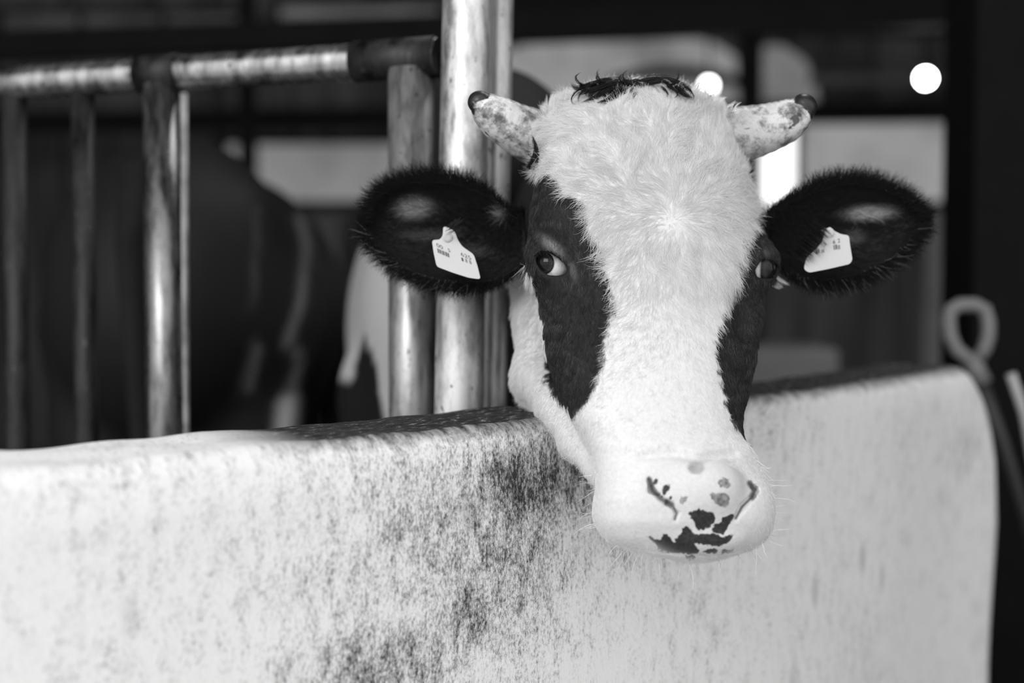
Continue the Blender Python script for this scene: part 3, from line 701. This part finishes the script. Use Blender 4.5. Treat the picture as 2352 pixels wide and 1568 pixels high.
# ---- horns
def horn(pts, name):
    pts = np.array(pts, float); n = 40; s = np.linspace(0, 1, len(pts)); S_ = np.linspace(0, 1, n)
    c = np.stack([np.interp(S_, s, pts[:, k]) for k in range(4)], 1)
    for _ in range(14): c[1:-1] = (c[:-2] + 2 * c[1:-1] + c[2:]) / 4
    w = Q(c[:, 0], c[:, 1], c[:, 2]); r = c[:, 3] * (1.6 + c[:, 2] / UPX) / F
    tip = w[-1] - w[-2]; tip /= np.linalg.norm(tip); rt = r[-1]
    ws = list(map(Vector, w)); rs = [float(x) for x in r]
    for k in range(1, 7): a = k / 6 * math.pi / 2 * .98; ws.append(Vector(w[-1] + tip * rt * math.sin(a))); rs.append(rt * math.cos(a))
    for i in range(len(rs)): rs[i] *= 1 + .012 * math.sin(i * 1.7)
    bm = bmesh.new(); add_tube(bm, ws, rs, 40)
    lay = bm.verts.layers.float.new('along')
    bm.verts.ensure_lookup_table()
    for i, v in enumerate(bm.verts): v[lay] = (i // 40) / (len(ws) - 1)
    o = bm_obj(name, bm, m_horn, cow, True); return o
t = NT('mottled_horn'); c = t.n('ShaderNodeTexCoord').outputs['Object']; al = t.n('ShaderNodeAttribute', attribute_name='along').outputs['Fac']
n1 = t.noise(c, 45, 6, .7); n2 = t.noise(t.mapping(c, (1, 2.2, 1.6)), 26, 3, .6)
b = t.ramp(n1, [(.38, .1), (.47, .36), (.56, .76)])
dk = t.math('ADD', t.math('SUBTRACT', .52, al), t.math('MULTIPLY', t.math('SUBTRACT', n1, .5), 1.6))    # greyer near the base
b2 = t.mix(t.math('MULTIPLY', t.math('MULTIPLY', dk, 1.6, True), .6), b, .16)
tipm = t.n('ShaderNodeMapRange'); t.l(t.math('ADD', al, t.math('MULTIPLY', t.math('SUBTRACT', n2, .5), .55)), tipm.inputs[0]); tipm.inputs[1].default_value = .82; tipm.inputs[2].default_value = .85
b3 = t.mix(tipm.outputs[0], b2, .02)
sp = t.ramp(n2, [(.3, 1), (.33, 0)]); b4 = t.mix(t.math('MULTIPLY', sp, .9), b3, .03)
t.l(b4, t.b.inputs['Base Color']); t.bump(n1, .35, .002)
m_horn = t.set(Roughness=.34, Specular_IOR_Level=.5)
horn([(1275, 330, 100, 66), (1225, 314, 80, 65), (1180, 292, 55, 56), (1140, 268, 30, 50), (1112, 245, 12, 38), (1101, 235, 6, 27)], 'horn')
horn([(1665, 318, 130, 66), (1715, 306, 125, 64), (1765, 294, 115, 56), (1806, 278, 105, 50), (1834, 258, 98, 41), (1845, 246, 94, 31)], 'horn')

# ---- fur (hair curves)
def add_hair(name, roots, dirs, nrm, length, rad, shade, mat, curl=.4, lift=.35, npt=6, gravity=0., jitter=.15, kind='stuff', droop=.5, wave=0., pull=None):
    N = len(roots); T = np.linspace(0, 1, npt)
    dirs = dirs + rng.normal(0, jitter, dirs.shape)
    dirs = dirs - nrm * (dirs * nrm).sum(1)[:, None] * .9
    dirs /= np.linalg.norm(dirs, axis=1)[:, None] + 1e-9
    side = np.cross(nrm, dirs); cu = rng.normal(0, curl, N)[:, None]; li = (lift * (1 + rng.normal(0, .35, N)))[:, None]
    ph = rng.uniform(0, 6.28, N)[:, None]
    pos = np.zeros((N, npt, 3)); L = length[:, None]
    for k, tt in enumerate(T):
        pos[:, k] = roots + dirs * L * tt * (1 - .12 * tt * np.abs(cu)) + nrm * L * li * (tt - droop * tt * tt) + side * L * cu * tt * tt * .6 + side * L * wave * .12 * np.sin(ph + tt * 7) * tt
        if pull is not None: pos[:, k] += pull * tt ** 1.4
        pos[:, k, 2] -= (gravity * length) * tt * tt
    hc = bpy.data.hair_curves.new(name); hc.add_curves([npt] * N)
    hc.attributes['position'].data.foreach_set('vector', pos.astype(np.float32).ravel())
    ra = hc.attributes.get('radius') or hc.attributes.new('radius', 'FLOAT', 'POINT')
    rr = np.asarray(rad)[:, None] * (1 - .8 * T[None, :] ** 1.5) if np.ndim(rad) else np.full((N, 1), rad) * (1 - .8 * T[None, :] ** 1.5)
    ra.data.foreach_set('value', rr.astype(np.float32).ravel())
    sh_ = hc.attributes.new('shade', 'FLOAT', 'CURVE'); sh_.data.foreach_set('value', np.asarray(shade, np.float32))
    o = link(name, hc, mat, cow); tag(o, kind=kind); return o
def hair_mat(name, rough=.4, spec=.28):
    t = NT(name); a = t.n('ShaderNodeAttribute', attribute_name='shade'); t.l(a.outputs['Color'], t.b.inputs['Base Color'])
    return t.set(Roughness=rough, Specular_IOR_Level=spec)
m_hair = hair_mat('fur_strands'); m_earhair = hair_mat('dull_ear_hair', .6, .12)
def sample(v, f, N, wgt=None):
    tri = np.concatenate([f[:, [0, 1, 2]], f[:, [0, 2, 3]]]); A, B, C = v[tri[:, 0]], v[tri[:, 1]], v[tri[:, 2]]
    n = np.cross(B - A, C - A); ar = np.linalg.norm(n, axis=1); nn = n / (ar[:, None] + 1e-12)
    p = ar.copy()
    if wgt is not None: p = p * wgt((A + B + C) / 3, nn)
    p /= p.sum(); k = rng.choice(len(tri), N, p=p); u, w = rng.random(N), rng.random(N); s = u + w > 1; u[s] = 1 - u[s]; w[s] = 1 - w[s]
    return A[k] + (B - A)[k] * u[:, None] + (C - A)[k] * w[:, None], nn[k], tri[k, 0]
def to_px(w):
    cp, sp = math.cos(PITCH), math.sin(PITCH); y = w[:, 1]; z = w[:, 2] - CAMZ
    d = y * cp - z * sp; b = y * sp + z * cp
    return 1176 + F * w[:, 0] / d, 784 - F * b / d, (d - 1.6) * UPX
me.calc_loop_triangles()
vn = np.zeros(len(me.vertices) * 3); me.vertex_normals.foreach_get('vector', vn); vn = vn.reshape(-1, 3)
camp = np.array([0, 0, CAMZ])
def img_vec(dx, dy): return np.stack([dx, -dy * math.sin(PITCH), -dy * math.cos(PITCH)], 1)
def wgt_head(c, n):
    vdir = camp - c; vdir /= np.linalg.norm(vdir, axis=1)[:, None]; facing = (n * vdir).sum(1)
    x, y, z = to_px(c)
    w = np.where(facing > -.35, 1.0, 0.02)
    w *= np.where(y > 1035, .35, 1.0)
    ld = np.minimum(poly_sd(x, y, lidL), poly_sd(x, y, lidR)); w *= np.where(ld < 5, 0, 1)
    pad = (((x - 1600) / 150) ** 2 + ((y - 1165) / 112) ** 2 < 1) & (z < -180); w *= np.where(pad, 0, 1)
    return w
NH = 120000
hr, hn_f, hi = sample(hw, hf, NH, wgt_head)
hn = vn[:o1][hi]; x, y, z = to_px(hr)
ct = coat(x, y, z)
wx, wy = 1540.0, 512.0
dx, dy = x - wx, y - wy; rr = np.hypot(dx, dy) + 1e-6
ux, uy = dx / rr, dy / rr
low = np.clip((y - 470) / 160, 0, 1)
vx = ux * (1 - low) + low * np.clip(dx / 170, -1.1, 1.1) * .75; vy = uy * (1 - low) + low * 1.0
far = np.clip((480 - y) / 160, 0, 1); vy = vy - far * .2 * 0
sw = (vnoise(x, y, 60, 21) - .5) * 1.5 * np.where(y < 620, 1, .35) + (vnoise(x, y, 26, 22) - .5) * 1.1 * np.where(y < 620, 1, .25)
ca, sa = np.cos(sw), np.sin(sw); vx, vy = vx * ca - vy * sa, vx * sa + vy * ca
blk = ct < .5
vx = np.where(blk, np.where(x < 1500, .15, .0), vx); vy = np.where(blk, 1.0, vy)
Ln = np.interp(y, [180, 300, 520, 640, 760, 900, 1050, 1290], [24, 30, 34, 36, 22, 15, 10, 8])
Ln = np.where(z > 60, np.maximum(Ln, 22), Ln); Ln = np.where(blk, 15, Ln) * rng.uniform(.6, 1.2, NH) * np.clip(rr / 34, .35, 1)
clump = vnoise(x, y, 9, 30)
shade = np.where(blk, .014 + .055 * rng.random(NH) ** 2, .86 * (1 - .16 * rng.random(NH) ** 2))
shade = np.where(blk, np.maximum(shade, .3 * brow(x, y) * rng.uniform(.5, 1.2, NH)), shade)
lift = np.where(blk, .25, np.interp(y, [180, 560, 700, 1290], [.42, .4, .25, .2]))
cell = 13.0
gxc, gyc = x + (vnoise(x, y, 31, 40) - .5) * 20, y + (vnoise(x, y, 31, 41) - .5) * 20
ci, cj = np.floor(gxc / cell).astype(int), np.floor(gyc / (cell * 1.3)).astype(int)
tb = np.random.default_rng(5).random((3, 256, 256)); h1, h2, h3 = (tb[k][ci % 256, cj % 256] for k in range(3))
px_, py_ = (ci + .2 + .6 * h1) * cell - gxc, (cj + .2 + .6 * h2) * cell * 1.3 - gyc
st = np.where(blk, .2, np.interp(y, [600, 860], [.75, .1]))
pull = img_vec(px_ * st + (h2 - .5) * 9 * np.interp(y, [600, 860], [1, 0]), py_ * st + (h3 - .5) * 6) * .00049
shade = shade * np.where(blk, .6 + .9 * h3 ** 2, 1 - .14 * h3 * np.interp(y, [600, 860], [1, .1]))
add_hair('fur', hr, img_vec(vx, vy), hn, Ln * .00049, np.full(NH, .00013), shade, m_hair, curl=.35, lift=np.where(blk, .13, np.interp(y, [600, 860], [.2, .09])), jitter=.17, wave=.55, pull=pull)

# ear fur: inside, back and rim fringe
def ear_fur(fr, bk, side, name):
    n, m = fr.shape[:2]
    w = Q(fr[..., 0], fr[..., 1], fr[..., 2]); N = 9000
    i = rng.integers(1, n - 1, N); j = rng.integers(0, m, N)
    root = w[i, j] + rng.normal(0, .0018, (N, 3)) * [1, .1, 1]; x, y, z = to_px(root)
    cx_, cy_ = fr[..., 0].mean(), fr[..., 1].mean()
    tipd = -1 if side == 'L' else 1
    dx = np.full(N, tipd * 1.0) + (x - cx_) / 200; dy = (y - cy_) / 110 + rng.normal(0, .3, N)
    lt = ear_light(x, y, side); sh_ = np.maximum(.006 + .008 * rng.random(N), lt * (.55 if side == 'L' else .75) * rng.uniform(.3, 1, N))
    nrm = np.tile(np.array([0, -1.0, 0]), (N, 1)); L = rng.uniform(14, 34, N) * .0005
    r1, d1, n1_, L1, s1 = root, img_vec(dx, dy), nrm, L, sh_
    # rim
    M_ = 7000; k = rng.random(M_) * (n - 2); top = rng.random(M_) < .5; i0 = k.astype(int); fr_ = (k - i0)[:, None]
    jj = np.where(top, 0, m - 1); ii = np.minimum(i0 + 1, n - 1)
    c0 = fr[i0, jj] * (1 - fr_) + fr[ii, jj] * fr_; r2 = Q(c0[:, 0], c0[:, 1], c0[:, 2] + rng.uniform(-3, 14, M_)) + rng.normal(0, .0012, (M_, 3))
    tx = (fr[ii, jj] - fr[i0, jj]); tx = tx / (np.linalg.norm(tx, axis=1)[:, None] + 1e-9)
    nx, ny = np.where(top, tx[:, 1], -tx[:, 1]), np.where(top, -tx[:, 0], tx[:, 0])
    if side == 'L': nx, ny = -nx, -ny
    dx2, dy2 = nx + tx[:, 0] * .55, ny + tx[:, 1] * .55
    nr2 = np.tile(np.array([0, -1.0, 0]), (M_, 1))
    base_fade = np.clip(k / n * 3.2, .12, 1)
    L2 = rng.uniform(20, 52, M_) * .0005 * base_fade
    lowlight = np.where(~top & (rng.random(M_) < .06), .14, .006)
    add_hair(name, np.concatenate([r1, r2]), np.concatenate([d1, img_vec(dx2, dy2)]), np.concatenate([n1_, nr2]), np.concatenate([L1, L2]), np.full(N + M_, .0002), np.concatenate([s1, lowlight]), m_earhair, curl=.4, lift=.25, jitter=.3, npt=5)
ear_fur(frL, bkL, 'L', 'ear_fur'); ear_fur(frR, bkR, 'R', 'ear_fur')

# black forelock: swept locks on the poll
def locks(defs, name, shade, rad=.00028, spread=7, per=130, lab=None):
    R_, D_, Ls, pos_all = [], [], [], []
    npt = 9; T = np.linspace(0, 1, npt)
    allp = []
    for pts in defs:
        p = np.array(pts, float); s = np.r_[0, np.cumsum(np.linalg.norm(np.diff(p[:, :2], axis=0), axis=1))]; s /= s[-1]
        c = np.stack([np.interp(T, s, p[:, k]) for k in range(3)], 1)
        for _ in range(2): c[1:-1] = (c[:-2] + 2 * c[1:-1] + c[2:]) / 4
        for _ in range(per):
            o = rng.normal(0, spread, 3) * [1, .8, 1.3]; e = rng.normal(0, 1, 3) * spread * .5
            q = c + o * (1 - .75 * T[:, None] ** 1.3) + e * T[:, None] * .6 + rng.normal(0, .6, (npt, 3))
            q = q[:, :] * 1.0; end = rng.uniform(.6, 1.0)
            q = np.stack([np.interp(T * end, T, q[:, k]) for k in range(3)], 1)
            allp.append(Q(q[:, 0], q[:, 1], q[:, 2]))
    pos = np.array(allp); N = len(pos)
    hc = bpy.data.hair_curves.new(name); hc.add_curves([npt] * N); hc.attributes['position'].data.foreach_set('vector', pos.astype(np.float32).ravel())
    ra = hc.attributes.get('radius') or hc.attributes.new('radius', 'FLOAT', 'POINT')
    ra.data.foreach_set('value', np.tile(rad * (1 - .8 * T ** 1.5), N).astype(np.float32))
    sh_ = hc.attributes.new('shade', 'FLOAT', 'CURVE'); sh_.data.foreach_set('value', np.full(N, shade, np.float32) * rng.uniform(.7, 1.3, N).astype(np.float32))
    o = link(name, hc, m_hair, cow); tag(o, lab, kind='stuff'); return o
ZT_ = 15
locks([[(1440, 192, 40), (1400, 184, 20), (1350, 196, 0), (1318, 212, -5), (1306, 205, -5), (1312, 190, -5)],
       [(1455, 195, 40), (1420, 186, 10), (1380, 200, -15), (1345, 214, -20), (1320, 216, -20)],
       [(1460, 190, 40), (1400, 205, -15), (1360, 228, -30), (1335, 236, -34)],
       [(1465, 190, 40), (1430, 205, -20), (1405, 226, -36), (1378, 243, -42)],
       [(1450, 190, 40), (1420, 215, -30), (1395, 232, -40), (1370, 236, -42)],
       [(1450, 200, 30), (1460, 212, -20), (1455, 228, -38), (1442, 226, -40)],
       [(1450, 202, 40), (1480, 188, 20), (1520, 180, 10), (1556, 188, 10), (1575, 200, 10), (1592, 208, 10)],
       [(1455, 198, 40), (1500, 182, 20), (1545, 180, 10), (1570, 192, 5), (1590, 205, 0)],
       [(1530, 188, 20), (1560, 205, 0), (1580, 224, -12), (1592, 226, -12)],
       [(1400, 192, 30), (1440, 194, 5), (1480, 196, 5), (1520, 186, 10)]], 'forelock', .01, spread=5.5, per=130, lab='black forelock hair')
wisps = []
for _ in range(26):
    x0 = random.uniform(1330, 1585); sg = -1 if x0 < 1470 else 1; l = random.uniform(16, 46); up = random.choice((-1, 1, 1))
    wisps.append([(x0, 200, 5), (x0 + sg * l * .5, 200 + up * l * .25, -22), (x0 + sg * l * .8, 200 + up * l * .75, -30), (x0 + sg * l * (.7 - .4 * random.random()), 200 + up * l, -30)])
locks(wisps, 'forelock_wisps', .01, rad=.00022, spread=2.2, per=16, lab='thin black curls of the forelock')
locks([[(1232, 372, -20), (1233, 345, -25), (1226, 318, -28), (1220, 308, -30)], [(1214, 385, 0), (1228, 360, -18), (1232, 336, -24), (1226, 318, -28)]], 'temple_hair', .012, spread=3, per=60, lab='black hair below the left horn')
# pale stray tufts along the poll, at patch edges and below the right eye
tufts = []
for _ in range(40):
    x0 = random.uniform(1240, 1700); y0 = float(np.interp(x0, [1240, 1330, 1450, 1590, 1650, 1700], [250, 208, 196, 200, 222, 255]))
    a = random.uniform(-1.1, 1.1) + (x0 - 1470) / 260; l = random.uniform(14, 34)
    tufts.append([(x0, y0 + 8, 10), (x0 + l * .5 * math.sin(a), y0 - l * .4 * math.cos(a), 5), (x0 + l * math.sin(a * 1.6), y0 - l * .7 * math.cos(a), 0)])
tufts += [[(1596, 205, 0), (1598, 180, 0), (1597, 155, 0)], [(1765, 640, 70), (1782, 652, 80), (1800, 660, 90)], [(1768, 628, 75), (1790, 645, 85), (1815, 655, 90)]]
locks(tufts[:40], 'poll_tuft', .8, rad=.00016, spread=3, per=14, lab='pale stray hair along the poll')
locks(tufts[41:] + [[(1766, 645, 70), (1775, 655, 80), (1795, 662, 90)]], 'throat_tuft', .6, rad=.0002, spread=4, per=50)

# whiskers
wl = []
def wk(x0, y0, x1, y1, bend, z0, z1):
    mx, my = (x0 + x1) / 2 + (y1 - y0) * bend, (y0 + y1) / 2 - (x1 - x0) * bend
    wl.append([(x0, y0, z0), (mx, my, (z0 + z1) / 2), (x1, y1, z1)])
for k in range(34):
    a = random.uniform(-.35, 1.1); y0 = 1050 + 190 * random.random(); x0 = float(np.interp(y0, [1040, 1090, 1150, 1200, 1240], [1735, 1755, 1766, 1766, 1752])) - 8
    l = random.uniform(40, 90); wk(x0, y0, x0 + l * math.cos(a), y0 + l * math.sin(a) * .8, random.uniform(-.12, .12), -200, -200 + random.uniform(-30, 30))
for k in range(46):
    x0 = random.uniform(1430, 1750); y0 = float(np.interp(x0, [1400, 1480, 1600, 1700, 1750], [1235, 1268, 1288, 1272, 1248])) - 6
    a = math.pi / 2 + random.uniform(-.5, .5) + (1590 - x0) / 400; l = random.uniform(30, 90)
    wk(x0, y0, x0 + l * math.cos(a), y0 + l * math.sin(a), random.uniform(-.15, .15), -240, -230 + random.uniform(-30, 30))
for k in range(16):
    y0 = random.uniform(1080, 1220); x0 = 1378; l = random.uniform(30, 75); a = math.pi + random.uniform(-.7, .3)
    wk(x0, y0, x0 + l * math.cos(a), y0 + l * math.sin(a), random.uniform(-.15, .15), -190, -190)
wh_ = locks(wl, 'whiskers', .8, rad=.00028, spread=.01, per=1, lab='long pale whiskers')
# eyelashes and stray dark brow hair
ll = []
for k in range(26):
    u = k / 25; x0 = 1232 + 62 * u; y0 = float(np.interp(x0, [1231, 1243, 1262, 1282, 1297], [590, 578, 579, 590, 604]))
    z0 = float(np.interp(x0, [1231, 1262, 1297], [-100, -124, -115])); ll.append([(x0, y0, z0), (x0 - 4, y0 - 2, z0 - 12), (x0 - 10 + 8 * u, y0 + 3, z0 - 26)])
locks(ll, 'eyelashes', .01, rad=.0002, spread=.8, per=4, lab='black eyelashes')

# ---- ear tags
m_tag = M_plain('pale_tag_plastic', .56, .4, .4, var=.04); m_ink = M_plain('faded_black_ink', .06, .6, .2)
def ear_tag(outline, zf_, name, prints, label, stud):
    bm = bmesh.new(); zz = lambda x, y: zf_[0] + zf_[1] * (x - outline[0][0]) + zf_[2] * (y - outline[0][1])
    # round the corners
    pts = []
    n = len(outline)
    for i in range(n):
        a, b, c = (np.array(outline[(i + k) % n], float) for k in (-1, 0, 1)); r = min(7, np.linalg.norm(a - b) * .45, np.linalg.norm(c - b) * .45)
        p0 = b + (a - b) / np.linalg.norm(a - b) * r; p1 = b + (c - b) / np.linalg.norm(c - b) * r
        for t_ in np.linspace(0, 1, 6): pts.append((1 - t_) ** 2 * p0 + 2 * t_ * (1 - t_) * b + t_ ** 2 * p1)
    fr = [bm.verts.new(QV(x, y, zz(x, y))) for x, y in pts]; bk = [bm.verts.new(QV(x, y, zz(x, y) + 4)) for x, y in pts]
    bm.faces.new(fr); bm.faces.new(bk[::-1])
    for i in range(len(fr)): j = (i + 1) % len(fr); bm.faces.new((fr[i], bk[i], bk[j], fr[j]))
    tg = bm_obj(name, bm, m_tag, cow); tag(tg, label)
    # printed digits and bar codes on the face of the tag
    for (txt, o, u, v) in prints:
        O, U_, V_ = np.array(o, float), np.array(u, float), np.array(v, float)
        if txt.startswith('|'):
            bm = bmesh.new(); pat = [int(ch) for ch in txt[1:]]; tot = sum(pat); s = 0
            for k, wdt in enumerate(pat):
                if k % 2 == 0:
                    q = [O + U_ * (s / tot), O + U_ * ((s + wdt) / tot), O + U_ * ((s + wdt) / tot) + V_, O + U_ * (s / tot) + V_]
                    bm.faces.new([bm.verts.new(QV(a[0], a[1], zz(a[0], a[1]) - .6)) for a in q])
                s += wdt
            o_ = bm_obj('barcode', bm, m_ink, tg)
        else:
            cu = bpy.data.curves.new('t', 'FONT'); cu.body = txt; cu.size = 1; ob = bpy.data.objects.new('t', cu); COL.objects.link(ob)
            dg = bpy.context.evaluated_depsgraph_get(); m2 = bpy.data.meshes.new_from_object(ob.evaluated_get(dg)); bpy.data.objects.remove(ob)
            wdt = max(v.co.x for v in m2.vertices)
            for v in m2.vertices:
                a = O + U_ * (v.co.x / wdt) + V_ * (1 - v.co.y / .7); v.co = QV(a[0], a[1], zz(a[0], a[1]) - .6)
            m2.name = 'printed_number'; o_ = link('printed_number', m2, m_ink, tg)
    bm = bmesh.new(); s = QV(stud[0], stud[1], zz(*stud)); add_tube(bm, [s + Vector((0, -.004, 0)), s + Vector((0, -.003, 0)), s + Vector((0, .02, 0))], [.0035, .0055, .0055], 20)
    bm_obj('stud', bm, m_tag, tg)
    return tg
ear_tag([(992, 551), (1010, 550), (1017, 541), (1018, 520), (1030, 522), (1044, 530), (1052, 552), (1062, 566), (1088, 584), (1097, 612), (1104, 641), (1078, 638), (1040, 626), (1003, 612), (996, 580)], (70, -.05, -.25), 'ear_tag',
        [('00', (1001, 557), (15, 7), (2, 9)), ('5', (1027, 569), (6, 3), (2, 8)), ('625', (1056, 578), (24, 10), (3, 9)),
         ('|21211121112121', (1004, 570), (28, 12), (2, 10)), ('|31', (1059, 591), (6, 2), (2, 8)), ('|1112', (1068, 593), (7, 3), (2, 9)), ('|1112', (1077, 596), (7, 3), (2, 9))], 'pale ear tag hanging from the ear on the left', (1028, 545))
ear_tag([(1897, 527), (1906, 520), (1916, 530), (1932, 538), (1950, 540), (1952, 560), (1958, 596), (1952, 606), (1900, 618), (1858, 626), (1846, 618), (1852, 592), (1872, 574), (1888, 556)], (105, .02, -.25), 'ear_tag',
        [('6', (1912, 552), (6, -2), (1, 9)), ('2', (1923, 549), (6, -2), (1, 9)), ('5', (1891, 558), (6, -2), (1, 8)), ('|11112', (1914, 563), (8, -2), (1, 11)), ('|1112', (1924, 563), (8, -2), (1, 10)), ('|1112', (1887, 573), (9, -2), (1, 8)), ('|2111', (1874, 576), (8, -2), (1, 8))], 'pale ear tag hanging from the ear on the right', (1904, 534))
# black hair lying over the inner edge of each tag
ov = []
for k in range(60):
    u = random.random(); x0, y0 = 1850 + 52 * u + random.uniform(-9, 6), 604 - 68 * u + random.uniform(-6, 6); l = random.uniform(10, 34)
    ov.append([(x0 - 16 - l * .5, y0 - 12 - l * .4, 120), (x0 - 2, y0 - 4, 60), (x0 + l * .5, y0 + l * .4, 72)])
for k in range(18):
    x0, y0 = random.uniform(1028, 1046), random.uniform(515, 535); l = random.uniform(8, 18)
    ov.append([(x0 + 16, y0 - 12, 36), (x0 + 4, y0 - 1, 32), (x0 - l * .7, y0 + l * .5, 40)])
locks(ov, 'ear_tuft', .012, rad=.0002, spread=2.6, per=5, lab='black hair over the ear tags')

# ================================================================== BLACK COW IN THE BACKGROUND
c2 = empty('cow', (-.62, 3.2, 0), 'dark blurred cow standing behind the steel bars at left', 'cow')
px2 = -.68
prims = [('e', ((px2 - .02, 3.0, 1.1), (.25, .34, .33)), .1), ('e', ((px2 - .12, 3.9, 1.02), (.33, .95, .40)), .12),
         ('e', ((px2 + .13, 2.9, 1.12), (.09, .12, .2)), .06), ('e', ((px2 - .17, 2.9, 1.12), (.09, .12, .2)), .06),
         ('c', (np.array([px2 - .2, 4.6, 1.1]), np.array([px2 - .25, 5.1, 1.2]), .2, .13), .1), ('e', ((px2 - .27, 5.3, 1.15), (.11, .26, .14)), .06)]
for sx_, y0, fr_ in ((-1, 4.5, 1), (1, 4.55, 1), (-1, 3.05, 0), (1, 3.0, 0)):
    xx = px2 - .02 + sx_ * .15
    pts = [(xx, y0, .95, .12), (xx, y0, .6, .07), (xx, y0, .3, .05), (xx, y0, .05, .055)] if fr_ else [(xx, y0, 1.02, .16), (xx, y0 - .03, .8, .12), (xx, y0 - .1, .55, .06), (xx, y0 - .04, .2, .045), (xx, y0 - .06, .045, .06)]
    for a, b in zip(pts[:-1], pts[1:]): prims.append(('c', (np.array(a[:3]), np.array(b[:3]), a[3], b[3]), .06))
v2, f2 = body_field(prims, (-1.35, 2.5, -.03), (-.15, 5.8, 1.7), .025)
m2 = mesh_np('dark_cow_body', v2, f2)
qx = 1176 + F * v2[:, 0] / v2[:, 1]; qy = 620 - F * (v2[:, 2] - CAMZ) / v2[:, 1]
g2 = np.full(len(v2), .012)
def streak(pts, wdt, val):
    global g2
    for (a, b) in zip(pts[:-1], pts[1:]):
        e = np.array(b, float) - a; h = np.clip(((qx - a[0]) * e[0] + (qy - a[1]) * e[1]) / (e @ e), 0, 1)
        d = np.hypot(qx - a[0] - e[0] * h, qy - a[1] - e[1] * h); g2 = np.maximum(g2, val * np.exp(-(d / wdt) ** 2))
streak([(592, 480), (588, 640), (575, 720)], 9, .06); streak([(590, 800), (566, 890)], 14, .16)  # rim light on muscles and tail, painted into the coat as streaks
streak([(690, 500), (706, 560), (690, 700), (660, 780), (690, 820), (670, 890), (650, 950)], 12, .2); streak([(660, 930), (650, 1010)], 22, .7)  # rim light painted along the thigh edge, then a white foot patch
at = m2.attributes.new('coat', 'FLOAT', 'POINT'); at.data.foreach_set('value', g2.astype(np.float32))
t = NT('dark_coat_rim_light'); a = t.n('ShaderNodeAttribute', attribute_name='coat'); t.l(a.outputs['Color'], t.b.inputs['Base Color'])
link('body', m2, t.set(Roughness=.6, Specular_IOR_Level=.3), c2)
tl = [Vector((px2 - .02, 2.66, 1.34)), Vector((px2 - .02, 2.6, 1.2)), Vector((px2 - .0, 2.6, .8)), Vector((px2, 2.62, .5))]
tube('tail', tl, [.028, .024, .018, .03], M_plain('dark_tail_hair', .015, .8, .2), c2)
